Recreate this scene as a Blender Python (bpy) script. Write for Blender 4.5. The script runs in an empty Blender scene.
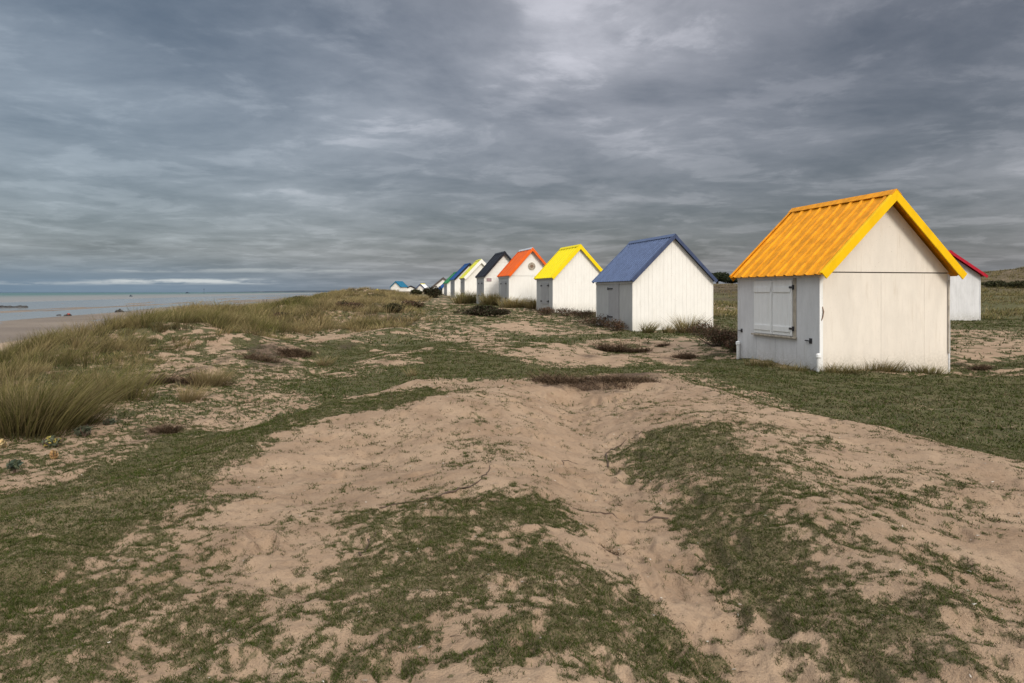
import bpy, math, random
import numpy as np
from mathutils import Vector
random.seed(7); RS = np.random.RandomState(11)
scene = bpy.context.scene
COL = scene.collection
F, EYE, HY = 682.67, 1.6, 292.0

# ------------------------------------------------------------------ noise / terrain
def _hash(ix, iy, s):
    n = (ix.astype(np.int64)*374761393 + iy.astype(np.int64)*668265263 + s*1442695041) & 0x7fffffff
    n = ((n ^ (n >> 13))*1274126177) & 0x7fffffff
    n = (n ^ (n >> 16)) & 0xffff
    return n/65535.0
def vn(x, y, s=0):
    ix = np.floor(x); iy = np.floor(y); fx = x-ix; fy = y-iy
    fx = fx*fx*(3-2*fx); fy = fy*fy*(3-2*fy)
    a = _hash(ix, iy, s); b = _hash(ix+1, iy, s); c = _hash(ix, iy+1, s); d = _hash(ix+1, iy+1, s)
    return (a*(1-fx)+b*fx)*(1-fy)+(c*(1-fx)+d*fx)*fy
def fbm(x, y, sc, o=3, s=0):
    r = 0; a = 1; t = 0
    for k in range(o):
        r = r+a*vn(x*sc+17.3*k, y*sc-9.1*k, s+k); t += a; a *= .55
        x, y = x*.8-y*.6, x*.6+y*.8; sc *= 2.03
    return r/t
def ss(a, b, x):
    t = np.clip((x-a)/(b-a), 0, 1); return t*t*(3-2*t)
def sd_poly(x, y, P):
    P = np.asarray(P, float); n = len(P); d = np.full(x.shape, 1e9); ins = np.zeros(x.shape, bool)
    for i in range(n):
        ax, ay = P[i]; bx, by = P[(i+1) % n]; ex, ey = bx-ax, by-ay
        wx, wy = x-ax, y-ay
        t = np.clip((wx*ex+wy*ey)/(ex*ex+ey*ey+1e-12), 0, 1)
        d = np.minimum(d, (wx-ex*t)**2+(wy-ey*t)**2)
        c = ((ay > y) != (by > y)) & (x < (bx-ax)*(y-ay)/((by-ay) if by != ay else 1e-9)+ax)
        ins ^= c
    d = np.sqrt(d); return np.where(ins, d, -d)

MOUND = [(-1.2,10.6),(.3,10.9),(1.4,11.0),(2.5,11.0),(2.75,9.0),(2.98,7.6),(3.65,6.7),(3.85,5.8),(4.15,5.2),(4.4,3.5),(4,-4),(-3,-4),(-3.5,2.5),(-2.7,5),(-2.2,8)]
def seg_g(x, y, P, sig):
    d = np.full(x.shape, 1e9)
    for i in range(len(P)-1):
        ax, ay = P[i]; bx, by = P[i+1]; ex, ey = bx-ax, by-ay
        t = np.clip(((x-ax)*ex+(y-ay)*ey)/(ex*ex+ey*ey), 0, 1)
        d = np.minimum(d, (x-ax-ex*t)**2+(y-ay-ey*t)**2)
    return np.exp(-d/(2*sig*sig))
def height(x, y, fine=True):
    x = np.asarray(x, float); y = np.asarray(y, float); r = np.hypot(x, y)
    u = x+.225*y
    rise = np.interp(y, [0,14,25,36,42,60,80,104,120,150,220,400], [0,0,.13,.45,.62,.95,1.0,1.6,1.68,.85,1.1,1.4])
    fl = .18+.82*ss(-11, 1, u); fr = 1-.8*ss(14, 24, u)*(1-ss(45, 75, y))
    z = rise*fl*fr
    z += .30*np.exp(-((u+6.2)/2.3)**2)*ss(11, 22, y)*(1-.8*ss(34,60,y))
    # hillocks of the marram belt
    hl = fbm(x, y, .26, 3, 50)-.44
    belt = ss(-12, -6, u)*(1-ss(-1.5, 4, u-.02*y))*ss(13, 21, y)
    z += belt*hl*1.5
    z += .55*np.exp(-((x+8.9)/2.1)**2-((y-22)/4.0)**2)+.38*np.exp(-((x+5.8)/3.0)**2-((y-33)/3.5)**2)
    z += (fbm(x, y, .11, 2, 60)-.5)*.30*ss(16, 34, y)*(1-ss(0, 1, (-14-u)))
    z += .30*np.exp(-((x+6.6)/2.3)**2-((y-18.8)/1.5)**2)+.16*np.exp(-((x+5.6)/1.3)**2-((y-13.2)/1.0)**2)+.22*np.exp(-((x-.5)/2.6)**2-((y-27.5)/1.8)**2)
    z += (fbm(x, y, .45, 3, 64)-.5)*.26*ss(10, 15, r)*(1-ss(45, 60, r))*(1-ss(6, 9, u)*(1-ss(20,30,y)))
    # low bank and hill far inland, right
    inland = ss(18, 26, u)
    z += inland*.75*ss(64, 84, y)*(1-.35*ss(110,200,y))
    z += 3.0*np.exp(-((x-82)/18)**2-((y-92)/26)**2)+ss(40,60,u)*.55*ss(36,62,y)
    z += ss(60, 130, u)*ss(110, 220, y)*3.0*(fbm(x, y, .012, 3, 90))
    # slope down to the beach
    dn = ss(-5.2-2.5*ss(9, 20, y)+2.9*ss(38, 62, y), -17.5+2*ss(38, 62, y), u)
    z = z*(1-dn) + dn*(-3.75)
    z = z - .60*ss(-30, -46, u) - .16*ss(-44, -195, u) - 6*ss(-195, -600, u)
    flats = ss(-40, -60, u)*(1-ss(-190, -230, u))
    z += -.035*flats
    z += flats*((fbm(u*.06+x*.0, y*.008, 1.0, 3, 70)-.5)*.42)
    near = 1-ss(14, 26, r)
    if True:
        sd = sd_poly(x, y, MOUND)+(fbm(x, y, .9, 2, 5)-.5)*.35
        z += .30*ss(-1.0, .22, sd)*(1-ss(12, 14, y))
        z += -.06*ss(3.5, 5.5, x)*(1-ss(12, 16, y))
        z += .15*np.exp(-((x+.7)/.9)**2-((y-7.4)/1.3)**2)
        z += -.09*np.exp(-((x+1.3)/.9)**2-((y-5.3)/1.0)**2)
        z += -.15*seg_g(x, y, [(.75,9.0),(.75,6.4),(.75,5.1),(.80,3.9),(.9,3.0),(.92,2.4),(.9,.5)], .33)
        z += .09*seg_g(x, y, [(-.25,4.4),(.0,3.4),(.1,2.2)], .5)
        z += .10*seg_g(x, y, [(2.0,6.6),(1.75,4.4),(1.5,3.0),(1.5,1.5)], .45)
        # small eroded scarp with hanging roots at the head of the sand bowl
        s2 = sd_poly(x, y, [(.35,9.0),(.9,9.9),(1.6,10.15),(2.1,9.9),(2.2,8.8),(1.2,8.2)])
        z += -.11*ss(-.02, .20, s2+(fbm(x,y,2.5,2,8)-.5)*.2)*(1-ss(.3, 1.5, s2))
    if fine:
        z += near*((fbm(x, y, 1.6, 3, 20)-.5)*.075+(fbm(x, y, 7, 2, 30)-.5)*.030*(.35+ss(.4, .7, fbm(x, y, .8, 2, 33))))
        z += feet(x, y)
        fp = vn(x*5.2, y*5.2, 41)
        z += near*(fbm(x, y, 3.4, 2, 46)-.5)*.045
        z += near*(-.016*ss(.62, .95, fp))+ (1-ss(7,12,r))*(fbm(x, y, 24, 2, 44)-.5)*.016
    # hollows on the plain in front of the huts
    for (cx, cy, a, sx, sy) in [(3.3,19.6,-.25,1.6,1.3),(4.7,17.2,-.22,1.0,.9),(10.6,16.0,-.15,1.2,.8),(9.4,14.5,-.16,1.1,.7)]:
        z += a*np.exp(-((x-cx)/sx)**2-((y-cy)/sy)**2)
    return z
_fr = np.random.RandomState(5); FOOT = []
for _ in range(120):
    t_ = _fr.rand(); yy = 2.1+7.2*t_; cx_ = .85-.12*t_+_fr.normal(0, .26+.25*t_); a_ = _fr.normal(0, .35)
    FOOT.append((cx_, yy, a_))
for _ in range(70): FOOT.append((_fr.uniform(-2.6, 3.6), _fr.uniform(2.2, 9.5), _fr.uniform(-1.2, 1.2)))
def feet(x, y):
    z = np.zeros(x.shape)
    for cx_, cy_, a_ in FOOT:
        m = (np.abs(x-cx_) < .3) & (np.abs(y-cy_) < .3)
        if not m.any(): continue
        dx, dy = x[m]-cx_, y[m]-cy_; p = dx*math.cos(a_)+dy*math.sin(a_); q = -dx*math.sin(a_)+dy*math.cos(a_)
        d = np.sqrt((p/.055)**2+(q/.135)**2); z[m] += -.020*(1-ss(.55, 1.15, d))+.008*np.exp(-((d-1.35)/.3)**2)
    return z
_Y = np.geomspace(1.2, 400, 6000)
def ground(px, py):
    "point of the terrain seen at a pixel"
    X = (px-512)/F*_Y; Z = EYE-(py-HY)/F*_Y; h = height(X, _Y, False)
    i = np.argmax(Z < h)
    if i == 0: i = len(_Y)-1
    return X[i], _Y[i]
def W(pts): return [ground(a, b) for a, b in pts]
def at(px, Y): return (px-512)/F*Y

# cover polygons: (pixel outline, value, softness)
COVER = [
 ([(-80,700),(-80,585),(0,580),(89,549),(155,520),(220,545),(300,565),(345,600),(335,700)], .84),
 ([(-80,545),(0,500),(58,483),(124,468),(195,432),(340,401),(425,388),(432,396),(340,414),(266,436),(208,474),(150,512),(133,520),(70,565),(-80,640)], 1.25),
 ([(262,492),(213,496),(155,516),(110,545),(170,530),(225,508)], 1.0),
 ([(335,700),(340,588),(350,560),(367,512),(415,500),(460,493),(492,484),(549,502),(582,543),(610,570),(650,602),(690,645),(745,700)], .86),
 ([(442,600),(491,592),(498,646),(446,676)], .55),
 ([(602,462),(615,444),(651,432),(690,426),(752,420),(805,478),(838,525),(880,582),(937,606),(985,653),(1015,700),(815,700),(798,645),(741,596),(713,560),(672,520),(645,500),(618,482)], .95),
 ([(752,421),(830,440),(1030,500),(1030,690),(1010,700),(937,606),(838,525)], .36),
 ([(430,440),(470,410),(500,430),(480,470),(430,470)], .30),
 ([(640,366),(700,371),(740,384),(790,406),(890,428),(1060,480),(1300,500),(1300,372),(945,378),(820,372),(735,362),(700,352)], 1.3),
 ([(895,400),(940,402),(930,410),(900,409)], .60),
 ([(948,337),(1030,340),(1300,343),(1300,358),(1030,360),(948,356)], .20),
 ([(948,329),(1010,331),(1010,334),(948,333)], .3),
 ([(948,300),(1300,300),(1300,329),(948,328)], 1.2),
 ([(948,357),(1300,362),(1300,376),(948,373)], .85),
 ([(380,334),(415,334),(450,345),(420,349),(380,344)], 1.2),
 ([(300,384),(400,366),(438,353),(489,352),(514,364),(590,370),(640,366),(640,372),(560,378),(468,379),(330,396)], 1.2),
 ([(514,336),(560,334),(700,330),(735,332),(735,338),(600,338),(529,347)], 1.15),
 ([(424,309),(450,312),(447,321),(424,318)], .9),
 ([(412,331),(492,333),(510,341),(450,343)], .15),
 ([(492,325),(520,322),(562,332),(560,335),(503,332)], .05),
 ([(503,348),(560,346),(585,339),(600,342),(632,355),(632,364),(560,363),(520,357)], .14),
 ([(632,352),(650,342),(697,338),(712,357),(697,367),(662,364)], .10),
 ([(712,307),(740,307),(740,314),(712,315)], .25),
 ([(712,315),(740,314),(740,340),(712,336)], 1.2),
 ([(712,302),(740,302),(740,306),(712,306)], .8),
 ([(325,343),(380,349),(344,369),(320,366)], 1.1),
 ([(262,333),(274,330),(362,331),(366,337),(270,340)], .3),
 ([(180,352),(262,340),(300,345),(250,380),(150,430),(60,470),(-60,530),(-60,470),(60,440),(130,408),(150,380)], .55),
]
BROWN = [
 ([(525,386),(560,377),(640,374),(665,381),(640,388),(600,392),(560,390)], .95),
 ([(665,381),(730,388),(742,402),(690,396)], .45),
 ([(232,366),(238,350),(290,343),(330,344),(320,362),(262,371)], .85),
 ([(178,385),(200,366),(232,356),(228,372),(190,392)], .7),
 ([(595,357),(602,346),(640,345),(655,352),(625,357)], .8),
 ([(664,357),(680,351),(700,356),(698,363),(672,362)], .9),
 ([(957,362),(985,366),(983,370),(960,366)], .9),
 ([(997,366),(1016,368),(1012,372),(998,370)], .6),
 ([(135,432),(160,422),(195,425),(190,437),(150,440)], .8),
 ([(700,340),(742,338),(742,356),(705,352)], .8),
 ([(712,285),(742,285),(742,301),(712,301)], .75),
 ([(540,320),(600,326),(600,334),(545,330)], .5),
 ([(150,372),(168,358),(182,370),(160,392)], .6),
 ([(945,374),(975,378),(960,386),(945,386)], .5),
]
COVER = [(W(p), v) for p, v in COVER]; BROWN = [(W(p), v) for p, v in BROWN]
BELT = W([(-150,500),(-20,450),(62,438),(118,408),(140,378),(165,352),(205,345),(262,336),(330,332),(400,332),(424,326),(428,316),(405,306),(440,300),(452,297)])+[(-6,125),(-42,125),(-20,30),(-17,5)]
def cover(x, y, fine=True):
    r = np.hypot(x, y); u = x+.225*y
    w = .10+.022*r
    xx = x+(fbm(x, y, .9, 2, 101)-.5)*w*3.2; yy = y+(fbm(x, y, .9, 2, 103)-.5)*w*3.2
    inm = ss(-.5, .3, sd_poly(x, y, MOUND))
    c = np.where(y > 26, .80, .60)*(1-inm)+.10*inm
    c = c+.28*ss(20, 40, u)
    for P, v in COVER:
        P = np.asarray(P); box = (xx > P[:,0].min()-6) & (xx < P[:,0].max()+6) & (yy > P[:,1].min()-9) & (yy < P[:,1].max()+9)
        if not box.any(): continue
        m = ss(-1, 1, sd_poly(xx[box], yy[box], P)/(w[box]*.9))
        c[box] = c[box]*(1-m)+v*m
    sdb = sd_poly(xx, yy, BELT); c = np.maximum(c, .80*ss(-.3, .5, sdb))
    nb = (fbm(x, y, .75, 2, 111)-.5)*.5
    c = np.clip(c+nb*np.clip(c*(1-c)*4, .2, 1)*.6, 0, 1)
    if fine:
        far = ss(9, 26, r)
        n = .24*fbm(x, y, 2.6, 2, 121)+(.30*fbm(x, y, 11, 2, 123)+.46*fbm(x, y, 36, 2, 125))*(1-far)+far*.76*fbm(x, y, 5.5, 2, 124)
        U = 1/(1+np.exp(-(n-.5)/.052))
        c = ss(-.16, .16, c-U*.98-.02)
    else: c = ss(.3, .7, c)
    c = c*ss(-24, -15, u)
    b = np.zeros_like(c)
    for P, v in BROWN:
        P = np.asarray(P); box = (xx > P[:,0].min()-4) & (xx < P[:,0].max()+4) & (yy > P[:,1].min()-6) & (yy < P[:,1].max()+6)
        if not box.any(): continue
        b[box] = np.maximum(b[box], v*ss(-1.6, 1.8, sd_poly(xx[box], yy[box], P)/(w[box]*1.0)+(fbm(x[box], y[box], 2.2, 3, 137)-.5)*3.5))
    b = np.maximum(b, .62*ss(-.2, 1.0, sdb)*ss(-5, -1.5, u)*ss(.38, .62, fbm(x, y, .5, 3, 139)))
    b = np.maximum(b, .70*ss(58, 68, y)*ss(15, 21, u)*(1-ss(46, 60, u))*ss(.30, .50, fbm(x, y, .3, 3, 141)))
    b = np.maximum(b, .35*ss(.60, .80, fbm(x, y, 1.3, 3, 131))*(1-inm)*ss(-14, -8, u))
    return c, b

# ------------------------------------------------------------------ node helpers
class NT:
    def __init__(s, tree): s.t = tree; s.n = tree.nodes; s.l = tree.links
    def add(s, typ, **kw):
        o = s.n.new(typ)
        for k, v in kw.items(): setattr(o, k, v)
        return o
    def put(s, sock, v):
        if hasattr(v, 'is_output'): s.l.new(v, sock)
        elif v is not None: sock.default_value = v
    def math(s, op, a, b=None, c=None, clamp=False):
        o = s.add('ShaderNodeMath', operation=op, use_clamp=clamp)
        for i, v in enumerate((a, b, c)):
            if v is not None: s.put(o.inputs[i], v)
        return o.outputs[0]
    def noise(s, vec, scale, detail=3, rough=.55, dist=0):
        o = s.add('ShaderNodeTexNoise'); s.put(o.inputs['Vector'], vec); s.put(o.inputs['Scale'], scale)
        o.inputs['Detail'].default_value = detail; o.inputs['Roughness'].default_value = rough; o.inputs['Distortion'].default_value = dist
        return o.outputs[0]
    def mix(s, f, a, b):
        o = s.add('ShaderNodeMix', data_type='RGBA'); s.put(o.inputs[0], f)
        for i, v in ((6, a), (7, b)):
            if isinstance(v, tuple): v = (*v[:3], 1)
            s.put(o.inputs[i], v)
        return o.outputs[2]
    def rng(s, v, a, b, c=0., d=1., smooth=True):
        o = s.add('ShaderNodeMapRange', interpolation_type='SMOOTHSTEP' if smooth else 'LINEAR')
        for i, w in enumerate((v, a, b, c, d)): s.put(o.inputs[i], w)
        return o.outputs[0]
    def bump(s, h, st, dist=.01):
        o = s.add('ShaderNodeBump'); s.put(o.inputs['Height'], h); o.inputs['Strength'].default_value = st; o.inputs['Distance'].default_value = dist
        return o.outputs[0]
def newmat(name):
    m = bpy.data.materials.new(name); m.use_nodes = True; nt = NT(m.node_tree)
    return m, nt, nt.n['Principled BSDF']
def paint(name, col, rough=.55, var=.12, dirt=None, scale=6, metallic=0, chalk=0, grain=True):
    m, t, b = newmat(name)
    tc = t.add('ShaderNodeTexCoord').outputs['Object']
    mp = t.add('ShaderNodeMapping'); t.put(mp.inputs[0], tc); mp.inputs['Scale'].default_value = (1, 1, .35)
    n = t.noise(mp.outputs[0], scale, 5, .65); n2 = t.noise(tc, scale*7, 4, .6)
    dk = tuple(c*(1-var*1.6) for c in col); lt = tuple(min(1, c*(1+var*.5)) for c in col)
    c = t.mix(t.rng(n, .3, .7), dk, lt)
    c = t.mix(t.math('MULTIPLY', t.rng(n2, .52, .75), var*1.5), c, tuple(x*.6 for x in col))
    if dirt:
        st = t.add('ShaderNodeMapping'); t.put(st.inputs[0], tc); st.inputs['Scale'].default_value = (9, 9, .8)
        n3 = t.noise(st.outputs[0], 1.6, 5, .65)
        c = t.mix(t.math('MULTIPLY', t.rng(n3, .52, .78), .5), c, dirt)
        sep = t.add('ShaderNodeSeparateXYZ'); t.put(sep.inputs[0], tc)
        low = t.math('MULTIPLY', t.rng(sep.outputs[2], .75, .05), t.rng(n2, .3, .62))
        c = t.mix(t.math('MULTIPLY', low, .55), c, (.25,.22,.15))
        sp = t.noise(tc, 34, 2, .5); c = t.mix(t.math('MULTIPLY', t.rng(sp, .70, .76), .5), c, (.22,.15,.09))
    t.put(b.inputs['Base Color'], c); b.inputs['Roughness'].default_value = rough; b.inputs['Metallic'].default_value = metallic
    t.put(b.inputs['Normal'], t.bump(t.noise(mp.outputs[0], 30, 4), .25, .004))
    return m
def leafmat(name, rough=.6, trans=.25):
    m, t, b = newmat(name)
    a = t.add('ShaderNodeAttribute', attribute_name='col').outputs[0]
    tc = t.add('ShaderNodeTexCoord').outputs['Object']
    v = t.noise(tc, 9, 2); c = t.mix(t.math('MULTIPLY', t.rng(v, .3, .7), .35), a, (.03,.03,.012))
    t.put(b.inputs['Base Color'], c); b.inputs['Roughness'].default_value = rough; b.inputs['Specular IOR Level'].default_value = .12
    tr = t.add('ShaderNodeBsdfTranslucent'); t.put(tr.inputs[0], c)
    mx = t.add('ShaderNodeMixShader'); mx.inputs[0].default_value = trans
    t.l.new(b.outputs[0], mx.inputs[1]); t.l.new(tr.outputs[0], mx.inputs[2])
    t.l.new(mx.outputs[0], t.n['Material Output'].inputs[0]); return m

# ------------------------------------------------------------------ object helpers
def tag(o, label=None, cat=None, group=None, kind=None):
    for k, v in (('label', label), ('category', cat), ('group', group), ('kind', kind)):
        if v: o[k] = v
    return o
def empty(name, loc, rz=0):
    o = bpy.data.objects.new(name, None); COL.objects.link(o); o.location = loc; o.rotation_euler = (0, 0, rz); o.empty_display_size = .2
    return o
def np_mesh(name, V, polys_start, polys_n, loops, mat, parent=None, col=None, smooth=False, loc=None):
    me = bpy.data.meshes.new(name); me.vertices.add(len(V)); me.vertices.foreach_set('co', np.asarray(V, np.float32).ravel())
    me.loops.add(len(loops)); me.loops.foreach_set('vertex_index', np.asarray(loops, np.int32).ravel())
    me.polygons.add(len(polys_start)); me.polygons.foreach_set('loop_start', np.asarray(polys_start, np.int32))
    try: me.polygons.foreach_set('loop_total', np.asarray(polys_n, np.int32))
    except Exception: pass
    if smooth: me.polygons.foreach_set('use_smooth', np.ones(len(polys_start), bool))
    if col is not None:
        a = me.color_attributes.new('col', 'FLOAT_COLOR', 'POINT')
        c4 = np.ones((len(V), 4), np.float32); c4[:, :3] = col; a.data.foreach_set('color', c4.ravel())
    me.update(calc_edges=True); me.validate()
    o = bpy.data.objects.new(name, me); COL.objects.link(o); me.materials.append(mat)
    if parent: o.parent = parent
    if loc is not None: o.location = loc
    return o
class MB:
    def __init__(s): s.v = []; s.f = []
    def box(s, x0, x1, y0, y1, z0, z1):
        n = len(s.v); s.v += [(x,y,z) for z in (z0,z1) for y in (y0,y1) for x in (x0,x1)]
        s.f += [tuple(n+i for i in q) for q in ((0,2,3,1),(4,5,7,6),(0,1,5,4),(2,6,7,3),(0,4,6,2),(1,3,7,5))]
    def ext(s, poly, axis, a, b):
        "polygon in the two other axes, pushed from a to b along axis"
        n = len(s.v); k = len(poly)
        for c in (a, b):
            for p, q in poly: s.v.append({'x':(c,p,q),'y':(p,c,q),'z':(p,q,c)}[axis])
        s.f.append(tuple(n+i for i in range(k))[::-1]); s.f.append(tuple(n+k+i for i in range(k)))
        s.f += [(n+i, n+(i+1)%k, n+k+(i+1)%k, n+k+i) for i in range(k)]
    def tube(s, pts, rad, k=7):
        rings = []
        for i, p in enumerate(pts):
            p = Vector(p); d = (Vector(pts[min(i+1, len(pts)-1)])-Vector(pts[max(i-1, 0)])).normalized()
            a = d.orthogonal().normalized(); b = d.cross(a); r = rad[i] if hasattr(rad, '__len__') else rad
            n = len(s.v); rings.append(n); s.v += [tuple(p+(a*math.cos(2*math.pi*j/k)+b*math.sin(2*math.pi*j/k))*r) for j in range(k)]
        for r0, r1 in zip(rings, rings[1:]): s.f += [(r0+j, r0+(j+1)%k, r1+(j+1)%k, r1+j) for j in range(k)]
        s.f.append(tuple(range(rings[0], rings[0]+k))[::-1]); s.f.append(tuple(range(rings[-1], rings[-1]+k)))
    def build(s, name, mat, parent=None, smooth=False, bevel=0, loc=None):
        me = bpy.data.meshes.new(name); me.from_pydata(s.v, [], s.f); me.materials.append(mat)
        import bmesh
        bm = bmesh.new(); bm.from_mesh(me); bmesh.ops.recalc_face_normals(bm, faces=bm.faces)
        if bevel: bmesh.ops.bevel(bm, geom=[e for e in bm.edges], offset=bevel, segments=1, affect='EDGES')
        bm.to_mesh(me); bm.free()
        if smooth:
            for p in me.polygons: p.use_smooth = True
        o = bpy.data.objects.new(name, me); COL.objects.link(o)
        if parent: o.parent = parent
        if loc is not None: o.location = loc
        return o

# ------------------------------------------------------------------ ground sheet
def build_ground():
    fr = np.radians(np.arange(-48, 48.01, .15)); cs = np.radians(np.concatenate([np.arange(50, 180, 2.5), np.arange(-180, -49, 2.5)]))
    ang = np.sort(np.concatenate([fr, cs])); ang = ang[(ang < math.pi-1e-6)]
    rad = np.concatenate([np.geomspace(.5, 1.9, 30, False), np.geomspace(1.9, 34, 620, False), np.geomspace(34, 420, 230, False), np.geomspace(420, 16000, 36)])
    A, R = np.meshgrid(ang, rad); X = (np.sin(A)*R).ravel(); Y = (np.cos(A)*R).ravel()
    Z = height(X, Y); c, b = cover(X, Y)
    V = np.stack([X, Y, Z], 1); V = np.vstack([V, [[0, 0, float(height(np.array([0.]), np.array([0.]))[0])]]])
    na, nr = len(ang), len(rad)
    i, j = np.meshgrid(np.arange(nr-1), np.arange(na), indexing='ij'); j2 = (j+1) % na
    q = np.stack([i*na+j, (i+1)*na+j, (i+1)*na+j2, i*na+j2], -1).reshape(-1, 4)[:, ::-1]
    tri = np.stack([np.full(na, nr*na), np.arange(na), (np.arange(na)+1) % na], 1)[:, ::-1]
    loops = np.concatenate([q.ravel(), tri.ravel()])
    st = np.concatenate([np.arange(len(q))*4, len(q)*4+np.arange(na)*3]); nn = np.concatenate([np.full(len(q), 4), np.full(na, 3)])
    col = np.zeros((len(V), 3)); col[:-1, 0] = c*(.66+.34*ss(4, 13, np.hypot(X, Y))); col[:-1, 1] = b
    m, t, bs = newmat('dune_ground')
    pos = t.add('ShaderNodeNewGeometry').outputs['Position']
    at_ = t.add('ShaderNodeAttribute', attribute_name='col').outputs[0]
    sp = t.add('ShaderNodeSeparateColor'); t.put(sp.inputs[0], at_); cov, br = sp.outputs[0], sp.outputs[1]
    sz = t.add('ShaderNodeSeparateXYZ'); t.put(sz.inputs[0], pos)
    n_big = t.noise(pos, .45, 4); n1 = t.noise(pos, 2.3, 4, .6); n2 = t.noise(pos, 14, 4, .65); n3 = t.noise(pos, 90, 3, .7); n4 = t.noise(pos, 330, 2, .6)
    sand = t.mix(t.rng(n1, .3, .7), (.25,.168,.107), (.362,.258,.172))
    sand = t.mix(t.math('MULTIPLY', t.rng(n_big, .35, .7), .4), sand, (.41,.295,.20))
    sand = t.mix(t.math('MULTIPLY', t.rng(n2, .52, .75), .5), sand, (.19,.125,.08))
    sand = t.mix(t.math('MULTIPLY', t.rng(n3, .56, .72), .40), sand, (.15,.105,.07))
    sand = t.mix(t.math('MULTIPLY', t.rng(n4, .60, .75), .35), sand, (.5,.42,.33))
    gr = t.mix(t.rng(n1, .35, .65), (.032,.047,.009), (.060,.068,.018))
    gr = t.mix(t.math('MULTIPLY', t.rng(n2, .45, .7), .55), gr, (.10,.080,.042))
    gr = t.mix(t.math('MULTIPLY', t.rng(n3, .5, .7), .45), gr, (.030,.038,.014))
    gr = t.mix(t.math('MULTIPLY', t.rng(n_big, .5, .75), .35), gr, (.13,.105,.055))
    # bank and hill inland are drier
    gr = t.mix(t.math('MULTIPLY', t.rng(sz.outputs[2], 1.0, 2.4), .75), gr, (.088,.064,.038))
    f = t.math('ADD', cov, t.math('MULTIPLY', t.math('SUBTRACT', n3, .5), .9))
    f = t.math('ADD', f, t.math('MULTIPLY', t.math('SUBTRACT', n2, .5), .5))
    f = t.math('MULTIPLY', t.rng(f, .22, .85), .88)
    c1 = t.mix(f, sand, gr)
    fb = t.math('ADD', br, t.math('MULTIPLY', t.math('SUBTRACT', n2, .5), 1.1)); fb = t.math('ADD', fb, t.math('MULTIPLY', t.math('SUBTRACT', n3, .5), 1.3)); fb = t.rng(fb, .32, .85)
    brown = t.mix(t.rng(n3, .4, .65), (.075,.048,.032), (.035,.024,.017))
    c1 = t.mix(t.math('MULTIPLY', fb, .85), c1, brown)
    # beach: dry sand, then damp and wet sand as it drops to the flats
    dry = t.mix(t.rng(n_big, .3, .7), (.30,.225,.16), (.36,.27,.19))
    wn = t.noise(pos, .05, 4); zz = t.math('ADD', sz.outputs[2], t.math('MULTIPLY', t.math('SUBTRACT', wn, .5), .10))
    wet = t.rng(zz, -4.14, -4.24); wetc = t.mix(t.rng(wn, .35, .65), (.16,.118,.082), (.23,.175,.125))
    beach = t.mix(wet, dry, wetc)
    c1 = t.mix(t.rng(sz.outputs[2], -2.6, -3.3), c1, beach)
    t.put(bs.inputs['Base Color'], c1)
    t.put(bs.inputs['Roughness'], t.rng(wet, 0, 1, .95, .42)); bs.inputs['Specular IOR Level'].default_value = .25
    hgt = t.math('ADD', t.math('MULTIPLY', n3, .6), t.math('MULTIPLY', n2, 1.0))
    t.put(bs.inputs['Normal'], t.bump(hgt, .8, .026))
    o = np_mesh('ground', V, st, nn, loops, m, col=col, smooth=True); tag(o, 'sandy dune ground with patchy grass running down to the beach', kind='structure'); return o
build_ground()

# ------------------------------------------------------------------ water
def build_water():
    m, t, b = newmat('sea_water')
    pos = t.add('ShaderNodeNewGeometry').outputs['Position']; s = t.add('ShaderNodeSeparateXYZ'); t.put(s.inputs[0], pos)
    u = t.math('ADD', s.outputs[0], t.math('MULTIPLY', s.outputs[1], .225))
    mp = t.add('ShaderNodeMapping'); t.put(mp.inputs[0], pos); mp.inputs['Rotation'].default_value = (0, 0, -.22); mp.inputs['Scale'].default_value = (1, .14, 1)
    n = t.noise(mp.outputs[0], .035, 5, .6); n2 = t.noise(mp.outputs[0], .3, 4, .6)
    deep = t.mix(t.rng(u, -200, -800), (.21,.21,.205), (.065,.135,.135)); deep = t.mix(t.rng(u, -1200, -3500), deep, (.045,.09,.135))  # pale inshore tone: silvery reflection on the flats painted into the base colour
    foam = t.math('MULTIPLY', t.rng(n, .62, .70), t.math('MULTIPLY', t.rng(u, -195, -230), t.rng(u, -900, -420)))
    deep = t.mix(t.math('MULTIPLY', foam, .35), deep, (.45,.45,.43))
    t.put(b.inputs['Base Color'], deep); b.inputs['IOR'].default_value = 1.33
    off = t.rng(u, -185, -230); t.put(b.inputs['Roughness'], t.rng(off, 0, 1, .09, .50))
    rip = t.noise(mp.outputs[0], 2.2, 4, .6)
    bp = t.add('ShaderNodeBump'); t.put(bp.inputs['Height'], t.math('ADD', rip, n2)); t.put(bp.inputs['Strength'], t.rng(off, 0, 1, .12, .6)); bp.inputs['Distance'].default_value = .12
    t.put(b.inputs['Normal'], bp.outputs[0])
    me = bpy.data.meshes.new('sea'); me.from_pydata([(-16000,-6000,0),(-30-.225*-6000,-6000,0),(-30-.225*16000,16000,0),(-16000,16000,0)], [], [(0,1,2,3)])
    o = bpy.data.objects.new('sea', me); COL.objects.link(o); o.location = (0, 0, -4.40); me.materials.append(m); tag(o, 'shallow grey green sea beyond the wet flats', kind='structure')
build_water()
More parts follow.
